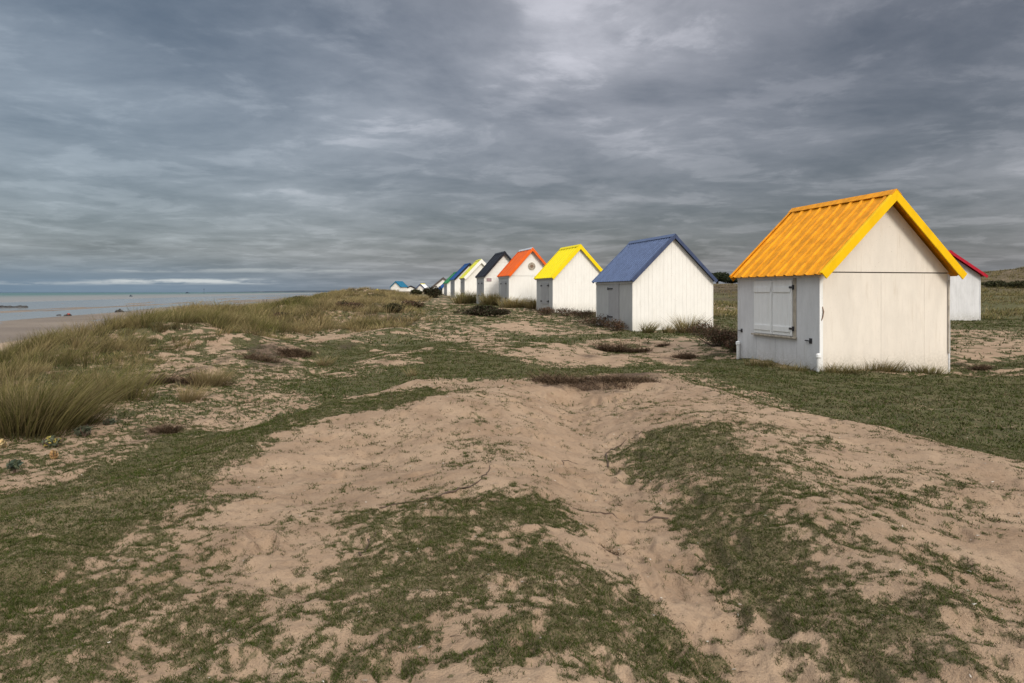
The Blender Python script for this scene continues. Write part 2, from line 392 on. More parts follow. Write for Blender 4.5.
# far headland on the horizon
def build_headland():
    m, t, b = newmat('far_land'); pos = t.add('ShaderNodeNewGeometry').outputs['Position']
    t.put(b.inputs['Base Color'], t.mix(t.rng(t.noise(pos, .01, 4), .35, .65), (.035,.055,.085), (.06,.075,.09))); b.inputs['Roughness'].default_value = 1
    bm = MB(); Yh = 9000.; xs = np.linspace(at(205, Yh), at(470, Yh), 60); front = []; n0 = 0
    V = []; Fc = []
    for i, x in enumerate(xs):
        f = i/59; h = 6+20*ss(0, .35, np.array(f))*(.75+.5*float(vn(np.array(f*9.), np.array(.5), 3)))
        V += [(x, Yh, -6), (x, Yh+60, h*.8-4.4), (x, Yh+260, h-4.4), (x, Yh+900, -6)]
    for i in range(59):
        for k in range(3): a = i*4+k; Fc.append((a, a+4, a+5, a+1))
    bm.v = V; bm.f = Fc; o = bm.build('hills', m); tag(o, 'thin dark blue strip of land on the sea horizon', kind='structure')
build_headland()

# ------------------------------------------------------------------ grass blades
def blades(base, az, L, lean, bend, droop, w, cb, ct, S=3, face=None):
    N = len(base); t = np.linspace(0, 1, S+1)
    dx, dy = np.cos(az), np.sin(az)
    fa = az+np.pi/2 if face is None else face
    wx, wy = np.cos(fa), np.sin(fa)
    V = []; C = []
    for k, tk in enumerate(t):
        hz = L*(lean*tk+bend*tk*tk); vz = L*(tk-droop*tk*tk)*np.sqrt(np.clip(1-(lean*.6)**2, .1, 1))
        P = np.stack([base[:,0]+dx*hz, base[:,1]+dy*hz, base[:,2]+vz], 1); ww = w*(1-tk**1.6)*.5
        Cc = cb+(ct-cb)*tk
        if k < S:
            o = np.stack([wx*ww, wy*ww, 0*ww], 1); V += [P-o, P+o]; C += [Cc, Cc]
        else: V.append(P); C.append(Cc)
    K = 2*S+1; V = np.stack(V, 1).reshape(-1, 3); C = np.stack(C, 1).reshape(-1, 3)
    q = []
    for k in range(S-1): q.append([2*k, 2*k+1, 2*k+3, 2*k+2])
    q = np.array(q, int).reshape(-1, 4); off = (np.arange(N)*K)[:, None, None]
    Q = (off+q[None]).reshape(-1, 4); T = (np.arange(N)*K)[:, None]+np.array([[2*S-2, 2*S-1, 2*S]])
    return V, C, Q, T
def blade_obj(name, parts, mat, parent=None, loc=None):
    Vs, Cs, Qs, Ts, n = [], [], [], [], 0
    for V, C, Q, T in parts:
        Vs.append(V); Cs.append(C); Qs.append(Q+n); Ts.append(T+n); n += len(V)
    V = np.vstack(Vs); C = np.vstack(Cs); Q = np.vstack(Qs); T = np.vstack(Ts)
    if loc is not None: V = V-np.asarray(loc)
    loops = np.concatenate([Q.ravel(), T.ravel()]); st = np.concatenate([np.arange(len(Q))*4, len(Q)*4+np.arange(len(T))*3])
    return np_mesh(name, V, st, np.concatenate([np.full(len(Q), 4), np.full(len(T), 3)]), loops, mat, parent, col=C, loc=loc)
M_turf = leafmat('turf_leaf', .7, .15); M_mar = leafmat('marram_leaf', .55, .3); M_leaf = leafmat('shrub_leaf', .6, .15)
G = lambda *c: np.array(c)
def mixc(a, b, f): return a[None]*(1-f[:, None])+b[None]*f[:, None]

def build_turf():
    parts = []
    for (r0, r1, n, Lm, wm, kk, cr) in ((1.9, 4.5, 95000, .017, .0026, 7, .008), (4.5, 9, 100000, .022, .0045, 6, .013), (9, 20, 80000, .040, .011, 4, .03), (20, 48, 60000, .070, .026, 3, .06)):
        r = np.sqrt(RS.uniform(r0*r0, r1*r1, n)); a = RS.uniform(-.68, .68, n); x = np.sin(a)*r; y = np.cos(a)*r
        c, b = cover(x, y); keep = RS.rand(n) < np.clip(c*.95-b*.6, 0, 1)*.82+.004*(r < 9)
        x = np.repeat(x[keep], kk); y = np.repeat(y[keep], kk); x = x+RS.normal(0, cr, len(x)); y = y+RS.normal(0, cr, len(y)); N = len(x); z = height(x, y)
        dryp = np.clip(fbm(x, y, 3.1, 2, 140)*1.6-.45, 0, 1)
        dry = RS.rand(N) < (.11+.32*dryp)
        g = RS.rand(N); cb = mixc(G(.028,.042,.006), G(.046,.056,.011), g); ct = mixc(G(.040,.070,.007), G(.082,.100,.018), g)
        ct[dry] = mixc(G(.17,.13,.075), G(.30,.235,.145), g[dry]); cb[dry] = G(.12,.09,.05)
        L = Lm*RS.uniform(.5, 1.5, N)*(.7+.6*fbm(x, y, 2.5, 2, 150))
        parts.append(blades(np.stack([x, y, z-.003], 1), RS.uniform(0, 6.28, N), L, RS.uniform(.1, .9, N), RS.uniform(0, .5, N), RS.uniform(.1, .45, N), wm*RS.uniform(.6, 1.4, N), cb, ct, 2, RS.uniform(0, 3.14, N)))
    tag(blade_obj('short_grass', parts, M_turf), 'short patchy turf creeping over the sandy dunes', 'grass', kind='stuff')
build_turf()

def litter():
    n = 60000; r = np.sqrt(RS.uniform(2.5, 14.*14, n)); a = RS.uniform(-.68, .68, n); x = np.sin(a)*r; y = np.cos(a)*r
    p = fbm(x, y, 1.4, 3, 220); k = RS.rand(n) < np.clip((p-.44)*3.2, .06, 1)*.75; x, y = x[k], y[k]; n = len(x); z = height(x, y)+.002
    g = RS.rand(n); c0 = mixc(G(.05,.03,.02), G(.16,.11,.07), g)
    P = [blades(np.stack([x, y, z], 1), RS.uniform(0, 6.28, n), RS.uniform(.008, .035, n), np.full(n, 1.3), RS.uniform(0, .3, n), RS.uniform(.75, 1.0, n), RS.uniform(.0015, .004, n)*(1+.12*np.hypot(x, y)), c0, c0*1.3, 2, RS.uniform(0, 3.14, n))]
    n = 900; r = np.sqrt(RS.uniform(4, 10.*10, n)); a = RS.uniform(-.68, .68, n); x = np.sin(a)*r; y = np.cos(a)*r; z = height(x, y)+.003; g = RS.rand(n)
    cs_ = mixc(G(.30,.25,.20), G(.75,.70,.62), g); P.append(blades(np.stack([x, y, z], 1), RS.uniform(0, 6.28, n), RS.uniform(.006, .016, n), np.full(n, 1.2), RS.uniform(0, .2, n), RS.uniform(.5, .9, n), RS.uniform(.006, .014, n), cs_, cs_, 2, RS.uniform(0, 3.14, n)))
    tag(blade_obj('dry_litter', P, M_turf), 'bits of dry stem and root scattered over the sand', 'plant litter', kind='stuff')
litter()
WIND = .25     # wind blows towards +x
def clump(cx, cy, n, R, L, hue, w=.0045, S=4, splay=.55, dry=.3):
    rr = R*np.sqrt(RS.rand(n)); th = RS.uniform(0, 6.28, n); x = cx+rr*np.cos(th); y = cy+rr*np.sin(th)
    z = height(x, y, False)-.02
    out = splay*(rr/R)**.8
    vx = out*np.cos(th)+RS.normal(0, .12, n)+.20+RS.normal(0, .22); vy = out*np.sin(th)+RS.normal(0, .12, n)+.05+RS.normal(0, .25)
    az = np.arctan2(vy, vx); lean = np.clip(np.hypot(vx, vy), .02, .95)
    bx, by = np.cos(az), np.sin(az)
    g = np.clip(hue+RS.normal(0, .30)+RS.normal(0, .18, n), 0, 1)
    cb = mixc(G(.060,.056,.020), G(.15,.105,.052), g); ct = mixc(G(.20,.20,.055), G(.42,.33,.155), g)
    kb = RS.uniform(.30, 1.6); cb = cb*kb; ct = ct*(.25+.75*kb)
    d = RS.rand(n) < dry; ct[d] = G(.50,.39,.20)*RS.uniform(.7, 1.1, d.sum())[:, None]
    LL = L*RS.uniform(.55, 1.15, n)
    return blades(np.stack([x, y, z], 1), az, LL, lean*.7, RS.uniform(.02, .38, n), RS.uniform(.03, .30, n), w*RS.uniform(.6, 1.5, n), cb, ct, S, RS.uniform(0, 3.14, n))
def belt_points(y0, y1, n):
    y = RS.uniform(y0, y1, n) if y1 < 30 else np.exp(RS.uniform(math.log(y0), math.log(y1), n))
    u = RS.uniform(-15, 6, n); x = u-.225*y
    s = sd_poly(x, y, BELT)+(fbm(x, y, .8, 2, 160)-.5)*1.0*(.4+y*.02)
    ok = s > 0; return x[ok], y[ok], s[ok], u[ok]
def build_marram():
    parts = []
    for (y0, y1, n, nb, w, S, L) in ((4.5, 13, 900, 95, .0062, 4, .52), (13, 26, 1500, 75, .009, 4, .60), (26, 60, 2300, 44, .018, 3, .62), (60, 128, 2300, 24, .036, 3, .58)):
        x, y, s, u = belt_points(y0, y1, n)
        pn = fbm(x, y, .33, 3, 170); hn = fbm(x, y, .5, 2, 180)
        for i in range(len(x)):
            edge = min(1, .45+s[i]*.35); far = 1
            if pn[i] < (.34 if y[i] > 12 else .40): continue
            vis = 1 if u[i] > -9.5 else .5
            if u[i] < -12 and RS.rand() < .5: continue
            k = int(nb*vis*edge*RS.uniform(.6, 1.2))
            low = .82 if u[i] > -1.5 else 1
            parts.append(clump(x[i], y[i], max(8, k), RS.uniform(.12, .3)*(1+.012*y[i]), L*edge*low*(.66+.34*float(ss(12, 20, y[i])))*RS.uniform(.5, 1.3), np.clip((hn[i]-.42)*2.6+.35+(.50 if u[i] > -2.5 else -.10), 0, 1), w, S, .6, .14+.2*hn[i]))
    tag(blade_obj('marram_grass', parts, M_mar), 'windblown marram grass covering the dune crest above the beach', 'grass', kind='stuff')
build_marram()

def tussock(px, py, R, L, n, hue, w, label, group='single marram tussocks', clumps=6, dry=.3, Y=None):
    if Y: cx, cy = at(px, Y), Y
    else: cx, cy = ground(px, py)
    z0 = float(height(np.array([cx]), np.array([cy]), False)[0]); parts = []
    for k in range(clumps):
        a = RS.uniform(0, 6.28); d = R*.6*math.sqrt(RS.rand()) if k else 0
        parts.append(clump(cx+d*math.cos(a), cy+d*math.sin(a)*.7, n//clumps, R*.55, L*RS.uniform(.75, 1.1), hue, w, 4, .7, dry))
    return tag(blade_obj('grass_tussock', parts, M_mar, loc=(cx, cy, z0)), label, 'grass tussock', group)
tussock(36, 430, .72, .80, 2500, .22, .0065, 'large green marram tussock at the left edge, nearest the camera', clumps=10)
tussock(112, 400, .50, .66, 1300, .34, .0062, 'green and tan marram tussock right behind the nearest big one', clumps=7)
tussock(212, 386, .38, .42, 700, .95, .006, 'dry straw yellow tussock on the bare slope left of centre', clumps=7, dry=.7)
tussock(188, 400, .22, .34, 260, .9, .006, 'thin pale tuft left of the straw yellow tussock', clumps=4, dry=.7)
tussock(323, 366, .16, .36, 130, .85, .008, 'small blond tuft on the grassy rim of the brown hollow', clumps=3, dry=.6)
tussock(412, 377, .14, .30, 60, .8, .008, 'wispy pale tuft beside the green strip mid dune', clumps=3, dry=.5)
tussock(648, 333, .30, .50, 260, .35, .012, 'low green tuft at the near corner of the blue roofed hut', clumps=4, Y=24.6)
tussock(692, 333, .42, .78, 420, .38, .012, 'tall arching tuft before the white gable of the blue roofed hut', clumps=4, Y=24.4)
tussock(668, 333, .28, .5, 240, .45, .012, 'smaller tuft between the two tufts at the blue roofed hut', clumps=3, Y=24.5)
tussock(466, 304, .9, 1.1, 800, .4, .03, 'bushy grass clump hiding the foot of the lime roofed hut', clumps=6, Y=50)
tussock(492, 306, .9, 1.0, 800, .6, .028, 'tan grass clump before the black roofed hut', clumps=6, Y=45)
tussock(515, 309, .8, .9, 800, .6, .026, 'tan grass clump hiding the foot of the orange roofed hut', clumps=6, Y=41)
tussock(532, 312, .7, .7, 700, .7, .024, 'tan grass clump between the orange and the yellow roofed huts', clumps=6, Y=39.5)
# long grass against the nearest hut
for (px, Yk, n, R, L, lab) in ((768, 14.9, 300, .45, .22, 'low grass along the shuttered side of the nearest hut'), (795, 14.2, 300, .40, .22, 'dark grass beneath the shutters at the near corner post'), (842, 13.8, 420, .5, .28, 'long grass along the left half of the cream gable wall'), (885, 14.1, 520, .55, .32, 'brownish grass fringe under the middle of the cream gable wall'), (925, 14.3, 420, .5, .28, 'grass fringe at the right corner of the cream gable wall')):
    tussock(px, 0, R, L, n, .45, .009, lab, 'grass fringe around the nearest hut', 7, .25, Yk)

# ------------------------------------------------------------------ shrubs and weeds
def leaf_cloud(name, c, rx, ry, rz, n, size, cols, mat, parent=None, lump=6, loc=None, up=0.0):
    L = RS.normal(0, 1, (lump, 3)); L /= np.linalg.norm(L, axis=1)[:, None]
    pc = L*RS.uniform(.15, .62, (lump, 1)); pc[:, 2] = abs(pc[:, 2]); k = RS.randint(0, lump, n)
    p = RS.normal(0, 1, (n, 3)); p /= np.linalg.norm(p, axis=1)[:, None]; p *= (RS.rand(n, 1)**.45)*RS.uniform(.3, .5, (lump,))[k][:, None]
    p = p+pc[k]; P = np.array(c)+p*np.array([rx, ry, rz])
    a = RS.normal(0, 1, (n, 3)); a[:, 2] += up; a /= np.linalg.norm(a, axis=1)[:, None]
    b = np.cross(a, RS.normal(0, 1, (n, 3))); b /= np.linalg.norm(b, axis=1)[:, None]
    s = size*RS.uniform(.5, 1.4, (n, 1)); V = np.stack([P-a*s, P+b*s*.45, P+a*s, P-b*s*.45], 1).reshape(-1, 3)
    ci = RS.randint(0, len(cols), n); C = np.array(cols)[ci]*RS.uniform(.7, 1.3, (n, 1)); C = np.repeat(C, 4, 0)
    if loc is not None: V = V-np.array(loc)
    return np_mesh(name, V, np.arange(n)*4, np.full(n, 4), np.arange(4*n), mat, parent, col=C, loc=loc)
M_twig = paint('dead_twig', (.10,.065,.045), .9, .3)
DKG = [(.028,.036,.014),(.045,.05,.018),(.06,.05,.025)]; BRN = [(.10,.058,.038),(.06,.038,.027),(.17,.11,.07),(.07,.065,.03),(.13,.065,.045)]
def shrub(px, py, Y, w, d, h, n, size, cols, label, cat='shrub', group=None, name='low_shrub', stems=14, sink=.0):
    x = at(px, Y) if Y else ground(px, py)[0]; Y = Y or ground(px, py)[1]
    z = float(height(np.array([x]), np.array([Y]), False)[0])-sink
    r = empty(name, (x, Y, z)); tag(r, label, cat, group)
    leaf_cloud('foliage', (0, 0, h*.28), w/2, d/2, h*.72, n, size, cols, M_leaf, r, 9)
    m = MB()
    for i in range(stems):
        a = RS.uniform(0, 6.28); q = RS.uniform(0, .42); x0, y0 = w*q*math.cos(a), d*q*math.sin(a); hh = h*RS.uniform(.5, 1.05)
        k = RS.normal(0, h*.15, 2); m.tube([(x0*.04, y0*.04, -.06), (x0*.5, y0*.5, .02), (x0+k[0]*.5, y0+k[1]*.5, hh*.5), (x0+k[0], y0+k[1], hh)], [.012+.004*h, .008+.004*h, .006+.002*h, .002], 4)
    m.build('stem', M_twig, r); return r
shrub(487, 0, 32.5, 3.2, 1.6, .62, 5000, .05, [(.032,.04,.016),(.055,.045,.028),(.045,.03,.022)], 'dark green and brown low shrub on the sand before the orange roofed hut', group='dune shrubs')
shrub(433, 0, 76, 3.2, 2.5, 1.55, 3500, .10, [(.03,.032,.015),(.05,.035,.022)], 'dark rounded bush in front of the brown roofed hut', group='dune shrubs')
shrub(418, 0, 84, 2.6, 2, 1.0, 1500, .10, DKG, 'small dark bush below the far white huts', group='dune shrubs')
shrub(397, 0, 32, 1.7, 1.2, .5, 1700, .05, [(.07,.055,.03),(.05,.05,.022)], 'brown bush at the right end of the marram belt', group='dune shrubs')
for (px, Y, w, h, c_, lab) in ((300, 62, 3.0, .42, 0, 'dark low bush high on the marram crest beside the sea'), (378, 60, 3.0, .7, 0, 'dark green bush in the marram left of the dark round bush'), (283, 31, 1.8, .5, 1, 'brown bush in the marram nearest the sea'), (349, 37, 2.4, .5, 1, 'brown bush in the middle of the marram belt'), (330, 42, 1.7, .5, 1, 'small brown bush behind the middle one of the marram belt'), (410, 41, 2.2, .5, 1, 'brown bush at the inland edge of the marram belt')):
    shrub(px, 0, Y, w, w*.6, h, 2200, .035+.0006*Y, [DKG, BRN+[(.05,.05,.022)]][c_], lab, group='bushes within the marram belt')
for i, (px, Y, w, h, lab) in enumerate(((548, 34.6, 1.5, .55, 'rust brown weeds at the shuttered corner of the pale yellow roofed hut'), (566, 34, 1.7, .45, 'brown weeds before the middle of the yellow roofed hut'), (583, 32.5, 1.7, .42, 'brown weeds at the gap between the yellow and blue roofed huts'), (601, 27.6, 1.5, .45, 'brown weeds left of the grey side of the blue roofed hut'), (617, 25.6, 1.1, .42, 'thin brown weeds in front of the grey door of the blue roofed hut'), (703, 23.3, 1.5, .45, 'reddish weeds at the right corner of the blue roofed hut'))):
    shrub(px, 0, Y, w*1.35, 1.0, h*1.15, 1500, .028, BRN, lab, 'weeds', 'brown weeds along the huts', 'brown_weeds', 26)
shrub(722, 0, 19.6, 1.9, 1.6, .62, 3400, .028, BRN, 'dense reddish brown weeds between the blue and orange yellow roofed huts', 'weeds', 'brown weeds along the huts', 'brown_weeds', 40)
shrub(738, 0, 18.2, .9, 1.2, .40, 1200, .035, BRN, 'reddish weeds against the back corner of the nearest hut', 'weeds', 'brown weeds along the huts', 'brown_weeds', 24)
def dead(px, py, w, d, h, n, lab):
    cx, cy = ground(px, py); n = int(n*1.1); rr = np.sqrt(RS.rand(n)); th = RS.uniform(0, 6.28, n); k = RS.randint(0, 7, n)
    ox, oy = RS.uniform(-.5, .5, 7), RS.uniform(-.5, .5, 7)
    x = cx+w*.5*(ox[k]+.42*rr*np.cos(th)); y = cy+d*.5*(oy[k]+.42*rr*np.sin(th)); z = height(x, y)-.01
    g = RS.rand(n); c0 = mixc(G(.035,.022,.016), G(.09,.055,.036), g); c1 = mixc(G(.07,.043,.028), G(.30,.20,.12), g)
    wd = max(.004, math.hypot(cx, cy)*.00055)
    P = [blades(np.stack([x, y, z], 1), RS.uniform(0, 6.28, n), h*RS.uniform(.2, 1.0, n)*RS.uniform(.5, 1.9, 7)[k]+.02, RS.uniform(.2, 1.1, n), RS.uniform(0, .8, n), RS.uniform(.2, .9, n), wd*RS.uniform(.6, 2, n), c0, c1, 3, RS.uniform(0, 3.14, n))]
    z0 = float(height(np.array([cx]), np.array([cy]), False)[0])
    tag(blade_obj('dead_weeds', P, M_turf, loc=(cx, cy, z0)), lab, 'dead weeds', 'dead brown growth on the sand')
for (px, py, w, h, n, lab) in ((612, 352, 1.1, .42, 900, 'dead brown stems in the sand hollow before the blue roofed hut'), (635, 352, 1.2, .2, 700, 'low dark tangle right of the dead brown stems'), (684, 358, .9, .2, 800, 'dark dry tangle in the right sand hollow'), (663, 346, .5, .2, 250, 'tiny dry clump on the sand between the two hollows'),
      (578, 381, 1.5, .17, 2600, 'dark root tangle hanging from the left of the sand bowl rim'), (632, 380, 1.3, .13, 1500, 'thinner root tangle on the right of the sand bowl rim'), (258, 360, 1.3, .22, 1300, 'dark brown dead growth on the bare slope'), (297, 355, 1.3, .22, 1400, 'dark brown dead growth beside the grassy rim'), (165, 432, .5, .14, 700, 'small brown clump at the top edge of the green strip'), (191, 384, .6, .26, 700, 'brown clump under the straw yellow tussock'), (164, 384, .6, .3, 700, 'dark brush at the foot of the marram belt'),
      (610, 550, .16, .025, 130, 'tiny brown twig heap in the sandy path'), (985, 369, .8, .12, 600, 'dark dead tangle on the scar right of the nearest hut')):
    dead(px, py, w, w*.45, h, n, lab)
# grey-green beach plants with yellow leaves
for (px, py, s, cols, lab) in ((52, 446, .28, [(.12,.135,.09),(.09,.105,.065),(.45,.36,.10)], 'grey green sea plant with yellow leaves below the big tussock'), (84, 434, .22, [(.12,.135,.09),(.12,.135,.09)], 'grey green sea plant right of the yellow leaved one'), (108, 426, .22, [(.12,.135,.09),(.10,.115,.08)], 'grey green sea plant farthest up the slope'), (3, 448, .12, [(.6,.48,.26),(.5,.38,.2)], 'pale yellow leaves at the left edge of the frame'), (54, 459, .07, [(.6,.42,.2),(.5,.3,.14)], 'single orange yellow leaf clump low on the slope'), (15, 470, .16, [(.08,.11,.08),(.1,.12,.07)], 'dull green rosette near the lower left of the slope')):
    shrub(px, py, None, s, s*.8, .10, 190, .028, cols, lab, 'beach plant', 'beach plants below the tussocks', 'beach_plant', 5)

# roots lying on the sand
def root(pts, r, label):
    w = W(pts); m = MB(); P = []
    for (a, b), (c, d) in zip(w, w[1:]):
        for k in range(6):
            f = k/6; x = a+(c-a)*f+RS.normal(0, .008); y = b+(d-b)*f+RS.normal(0, .008); P.append((x, y, float(height(np.array([x]), np.array([y]))[0])+r*RS.uniform(-.3, 1.0)))
    o = P[0]; m.tube([(p[0]-o[0], p[1]-o[1], p[2]-o[2]) for p in P], [r*(1-.8*i/len(P)) for i in range(len(P))], 5)
    tag(m.build('bare_root', M_twig, smooth=True, loc=o), label, 'root', 'bare roots lying on the sand')
root([(668,517),(640,520),(612,516),(590,512),(568,504)], .008, 'long thin bare root across the sandy path')
root([(425,500),(455,490),(480,482),(492,470),(488,462)], .008, 'curved root between the sand bowl and centre grass')
root([(380,506),(410,500),(445,494)], .006, 'short root along the upper edge of the centre grass')
root([(358,552),(368,538),(382,532)], .006, 'short root at the left of the centre grass')
root([(560,463),(566,458),(580,462)], .005, 'short curled root in the sand below the bowl')
root([(608,466),(606,452),(620,442),(650,432)], .010, 'dark root edging the top of the right grass patch')

# ------------------------------------------------------------------ huts
M_white = paint('white_paint', (.84,.82,.77), .6, .03, (.70,.66,.58)); M_wht2 = paint('cool_white_paint', (.82,.82,.81), .6, .03, (.6,.58,.52))
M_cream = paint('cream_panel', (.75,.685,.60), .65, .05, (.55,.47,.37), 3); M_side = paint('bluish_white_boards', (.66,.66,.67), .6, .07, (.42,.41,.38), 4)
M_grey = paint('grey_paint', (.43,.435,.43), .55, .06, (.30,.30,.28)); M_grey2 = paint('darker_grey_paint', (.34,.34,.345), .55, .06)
M_iron = paint('black_iron', (.03,.03,.035), .5, .3); M_rust = paint('rusty_wood', (.47,.41,.33), .8, .3, scale=14); M_brown = paint('brown_wood', (.22,.14,.09), .8, .3)
M_gap = paint('dark_gap', (.09,.075,.06), .9, .1)
def roofmat(name, c, edge=.12):
    m = paint(name, c, .5, edge, None, 5); m.node_tree.nodes['Principled BSDF'].inputs['Specular IOR Level'].default_value = .18; return m
R_or = roofmat('orange_yellow_roof', (.84,.33,.004), .20); R_yel = roofmat('bright_yellow_trim', (.84,.50,.001), .06)
R_blue = roofmat('slate_blue_roof', (.10,.14,.25)); R_dkb = roofmat('dark_blue_trim', (.055,.075,.145))
R_y2 = roofmat('lemon_roof', (.88,.72,.004), .03); R_y2t = roofmat('lemon_trim', (.88,.64,.004), .03)
R_org = roofmat('orange_red_roof', (.80,.13,.012), .08); R_blk = roofmat('black_roof', (.012,.014,.022)); R_lim = roofmat('lime_roof', (.70,.68,.07), .05)
R_cob = roofmat('cobalt_roof', (.008,.075,.26)); R_grn = roofmat('green_roof', (.03,.22,.08)); R_gry = roofmat('grey_brown_roof', (.10,.085,.08))
R_red = roofmat('crimson_roof', (.42,.012,.03)); R_teal = roofmat('teal_roof', (.01,.14,.25)); R_pale = roofmat('pale_metal', (.55,.57,.6))

def clip_board(x0, x1, z0, Wd, ev, sl):
    "outline of a vertical gable board between x0 and x1, x measured from the near left corner"
    top = lambda x: ev+sl*min(x, Wd-x)
    p = [(x0, z0), (x1, z0), (x1, top(x1))]
    if x0 < Wd/2 < x1: p.append((Wd/2, top(Wd/2)))
    p.append((x0, top(x0))); return p
def hut(X0, Y0, th, Wd, L, ev, pk, of, ob, oe, label, roof, trim, wall, side, style='boards', ribs=.2, opening=None, cap=None, trim_w=.15, sidegap=.2, detail=1, group='white beach huts with coloured roofs', zb=None, endboard=True):
    c, s = math.cos(th), math.sin(th); cx = X0+c*Wd/2-s*L/2; cy = Y0+s*Wd/2+c*L/2
    gz = [float(height(np.array([X0+c*a-s*b]), np.array([Y0+s*a+c*b]), False)[0]) for a in (0, Wd) for b in (0, L)]
    zg = min(gz)-.12; r = empty('beach_hut', (cx, cy, zg), th); tag(r, label, 'beach hut', group)
    ev += .08; ev -= zg; pk -= zg; ox, oy = -Wd/2, -L/2; z0 = -.1
    sl = (pk-.10-ev)/(Wd/2); zt = pk-sl*(Wd/2+oe); ln = math.hypot(1, sl); nx, nz = sl/ln, 1/ln
    evw = ev-.03
    def T(b):
        b.v = [(x+ox, y+oy, z) for x, y, z in b.v]; return b
    # body
    b = MB(); b.ext([(0.02, z0), (Wd-.02, z0), (Wd-.02, evw), (Wd/2, evw+sl*(Wd/2-.02)), (.02, evw)], 'y', .02, L-.02)
    T(b).build('wall', wall if style != 'panel' else M_gap, r)
    # gable cladding, front and back
    for (ya, yb, nm) in ((-.004, .02, 'gable_cladding'), (L-.02, L+.004, 'gable_cladding')):
        b = MB()
        if style == 'boards':
            n = max(4, int(Wd/.155)); e = np.linspace(0, Wd, n+1)
            for i in range(n):
                dz = .0012*((i*7) % 3)
                b.ext(clip_board(e[i]+.002, e[i+1]-.002, z0, Wd, evw, sl), 'y', ya-dz if ya < 0 else ya, yb if ya < 0 else yb+dz)
        elif style == 'planks':
            zz = z0; k = 0
            while zz < evw+sl*Wd/2-.1:
                z1 = zz+.22; ins = lambda z: max(0, (z-evw)/sl)
                xa, xb = ins(zz), ins(z1-.008)
                if z1 > evw+sl*Wd/2-.12: break
                b.ext([(xa, zz), (Wd-xa, zz), (Wd-xb, z1-.008), (xb, z1-.008)], 'y', ya, yb); zz = z1; k += 1
        else:
            if style == 'panel': e = [0, Wd*.46, Wd*.80, Wd]
            else: e = [0, Wd/2, Wd]
            for i in range(len(e)-1): b.box(e[i]+.003, e[i+1]-.002, ya, yb, z0, evw-.035)
            off = -.012 if ya < 0 else 0
            b.ext([(0.01, evw-.012), (Wd-.01, evw-.012), (Wd/2, evw+sl*Wd/2-.012)], 'y', ya+off, yb if ya < 0 else yb+.012)
        T(b).build(nm, wall, r)
    # side cladding (the side towards the sea carries the shutters)
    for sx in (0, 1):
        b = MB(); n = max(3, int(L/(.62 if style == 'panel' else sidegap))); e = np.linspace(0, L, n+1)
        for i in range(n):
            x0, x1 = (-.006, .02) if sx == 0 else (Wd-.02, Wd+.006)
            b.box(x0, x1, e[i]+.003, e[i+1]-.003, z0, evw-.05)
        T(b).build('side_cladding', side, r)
    for (x, y) in ((0, 0), (Wd, 0), (0, L), (Wd, L)):
        b = MB(); b.box(x-.022, x+.022, y-.022, y+.022, z0, evw-.06); T(b).build('corner_post', wall if style != 'panel' else M_side, r, bevel=.004 if detail > 1 else 0)
    # roof slopes
    y0, y1 = -of, L+ob
    for sgn in (-1, 1):
        b = MB(); prof = []; y = y0+.02; n = max(3, int(round((y1-y0)/ribs))); st = (y1-y0-.04)/n
        for i in range(n):
            yy = y0+.02+i*st; prof += [(yy, 0), (yy+st*.34, 0), (yy+st*.42, .028), (yy+st*.58, .028), (yy+st*.66, 0)]
        prof.append((y1-.02, 0)); V = []
        for (yy, h) in prof:
            for dd in (0, -.012):
                h2 = h+dd
                V.append((Wd/2+sgn*(nx*h2), yy, pk-.045+nz*h2))
                V.append((Wd/2+sgn*(Wd/2+oe+.02)+sgn*nx*h2, yy, zt-.045-sl*.02+nz*h2))
        k = len(prof); b.v = V
        for i in range(k-1):
            a = i*4; q = a+4; b.f += [(a, a+1, q+1, q), (a+2, q+2, q+3, a+3), (a+1, a+3, q+3, q+1), (a, q, q+2, a+2)]
        b.f += [(0, 2, 3, 1), (k*4-4, k*4-3, k*4-1, k*4-2)]
        T(b).build('roof_sheet', roof, r)
        for (ya, yb) in ((y0-.012, y0+.016), (y1-.016, y1+.012)):
            d = trim_w; b = MB(); e0 = (Wd/2, pk); x1 = Wd/2+sgn*(Wd/2+oe+.03); z1 = pk-sl*(Wd/2+oe+.03)
            g = d*ln
            b.ext([(Wd/2, pk), (Wd/2, pk-g), (x1-sgn*d*nx*.98, z1-d*nz), (x1, z1)], 'y', ya, yb)
            b.ext([(Wd/2, pk+.006), (Wd/2, pk-.012), (x1, z1-.012), (x1, z1+.006)], 'y', ya+.02 if ya < 0 else ya-.06, yb+.06 if ya < 0 else yb-.02)
            T(b).build('bargeboard', trim if ya < 0 else roof, r, bevel=.003 if detail > 1 else 0)
    b = MB(); cw = .16; yc0, yc1 = y0-.016, y1+.016
    b.ext([(Wd/2-cw*nz, pk+.012-cw*nx), (Wd/2, pk+.014), (Wd/2+cw*nz, pk+.012-cw*nx), (Wd/2+cw*nz, pk+.002-cw*nx), (Wd/2, pk+.003), (Wd/2-cw*nz, pk+.002-cw*nx)], 'y', yc0, yc1)
    T(b).build('ridge_cap', cap or roof, r)
    # eave batten
    b = MB(); b.box(-.05, -.008, 0, L, evw-.13, evw-.05); T(b).build('eave_batten', side, r)
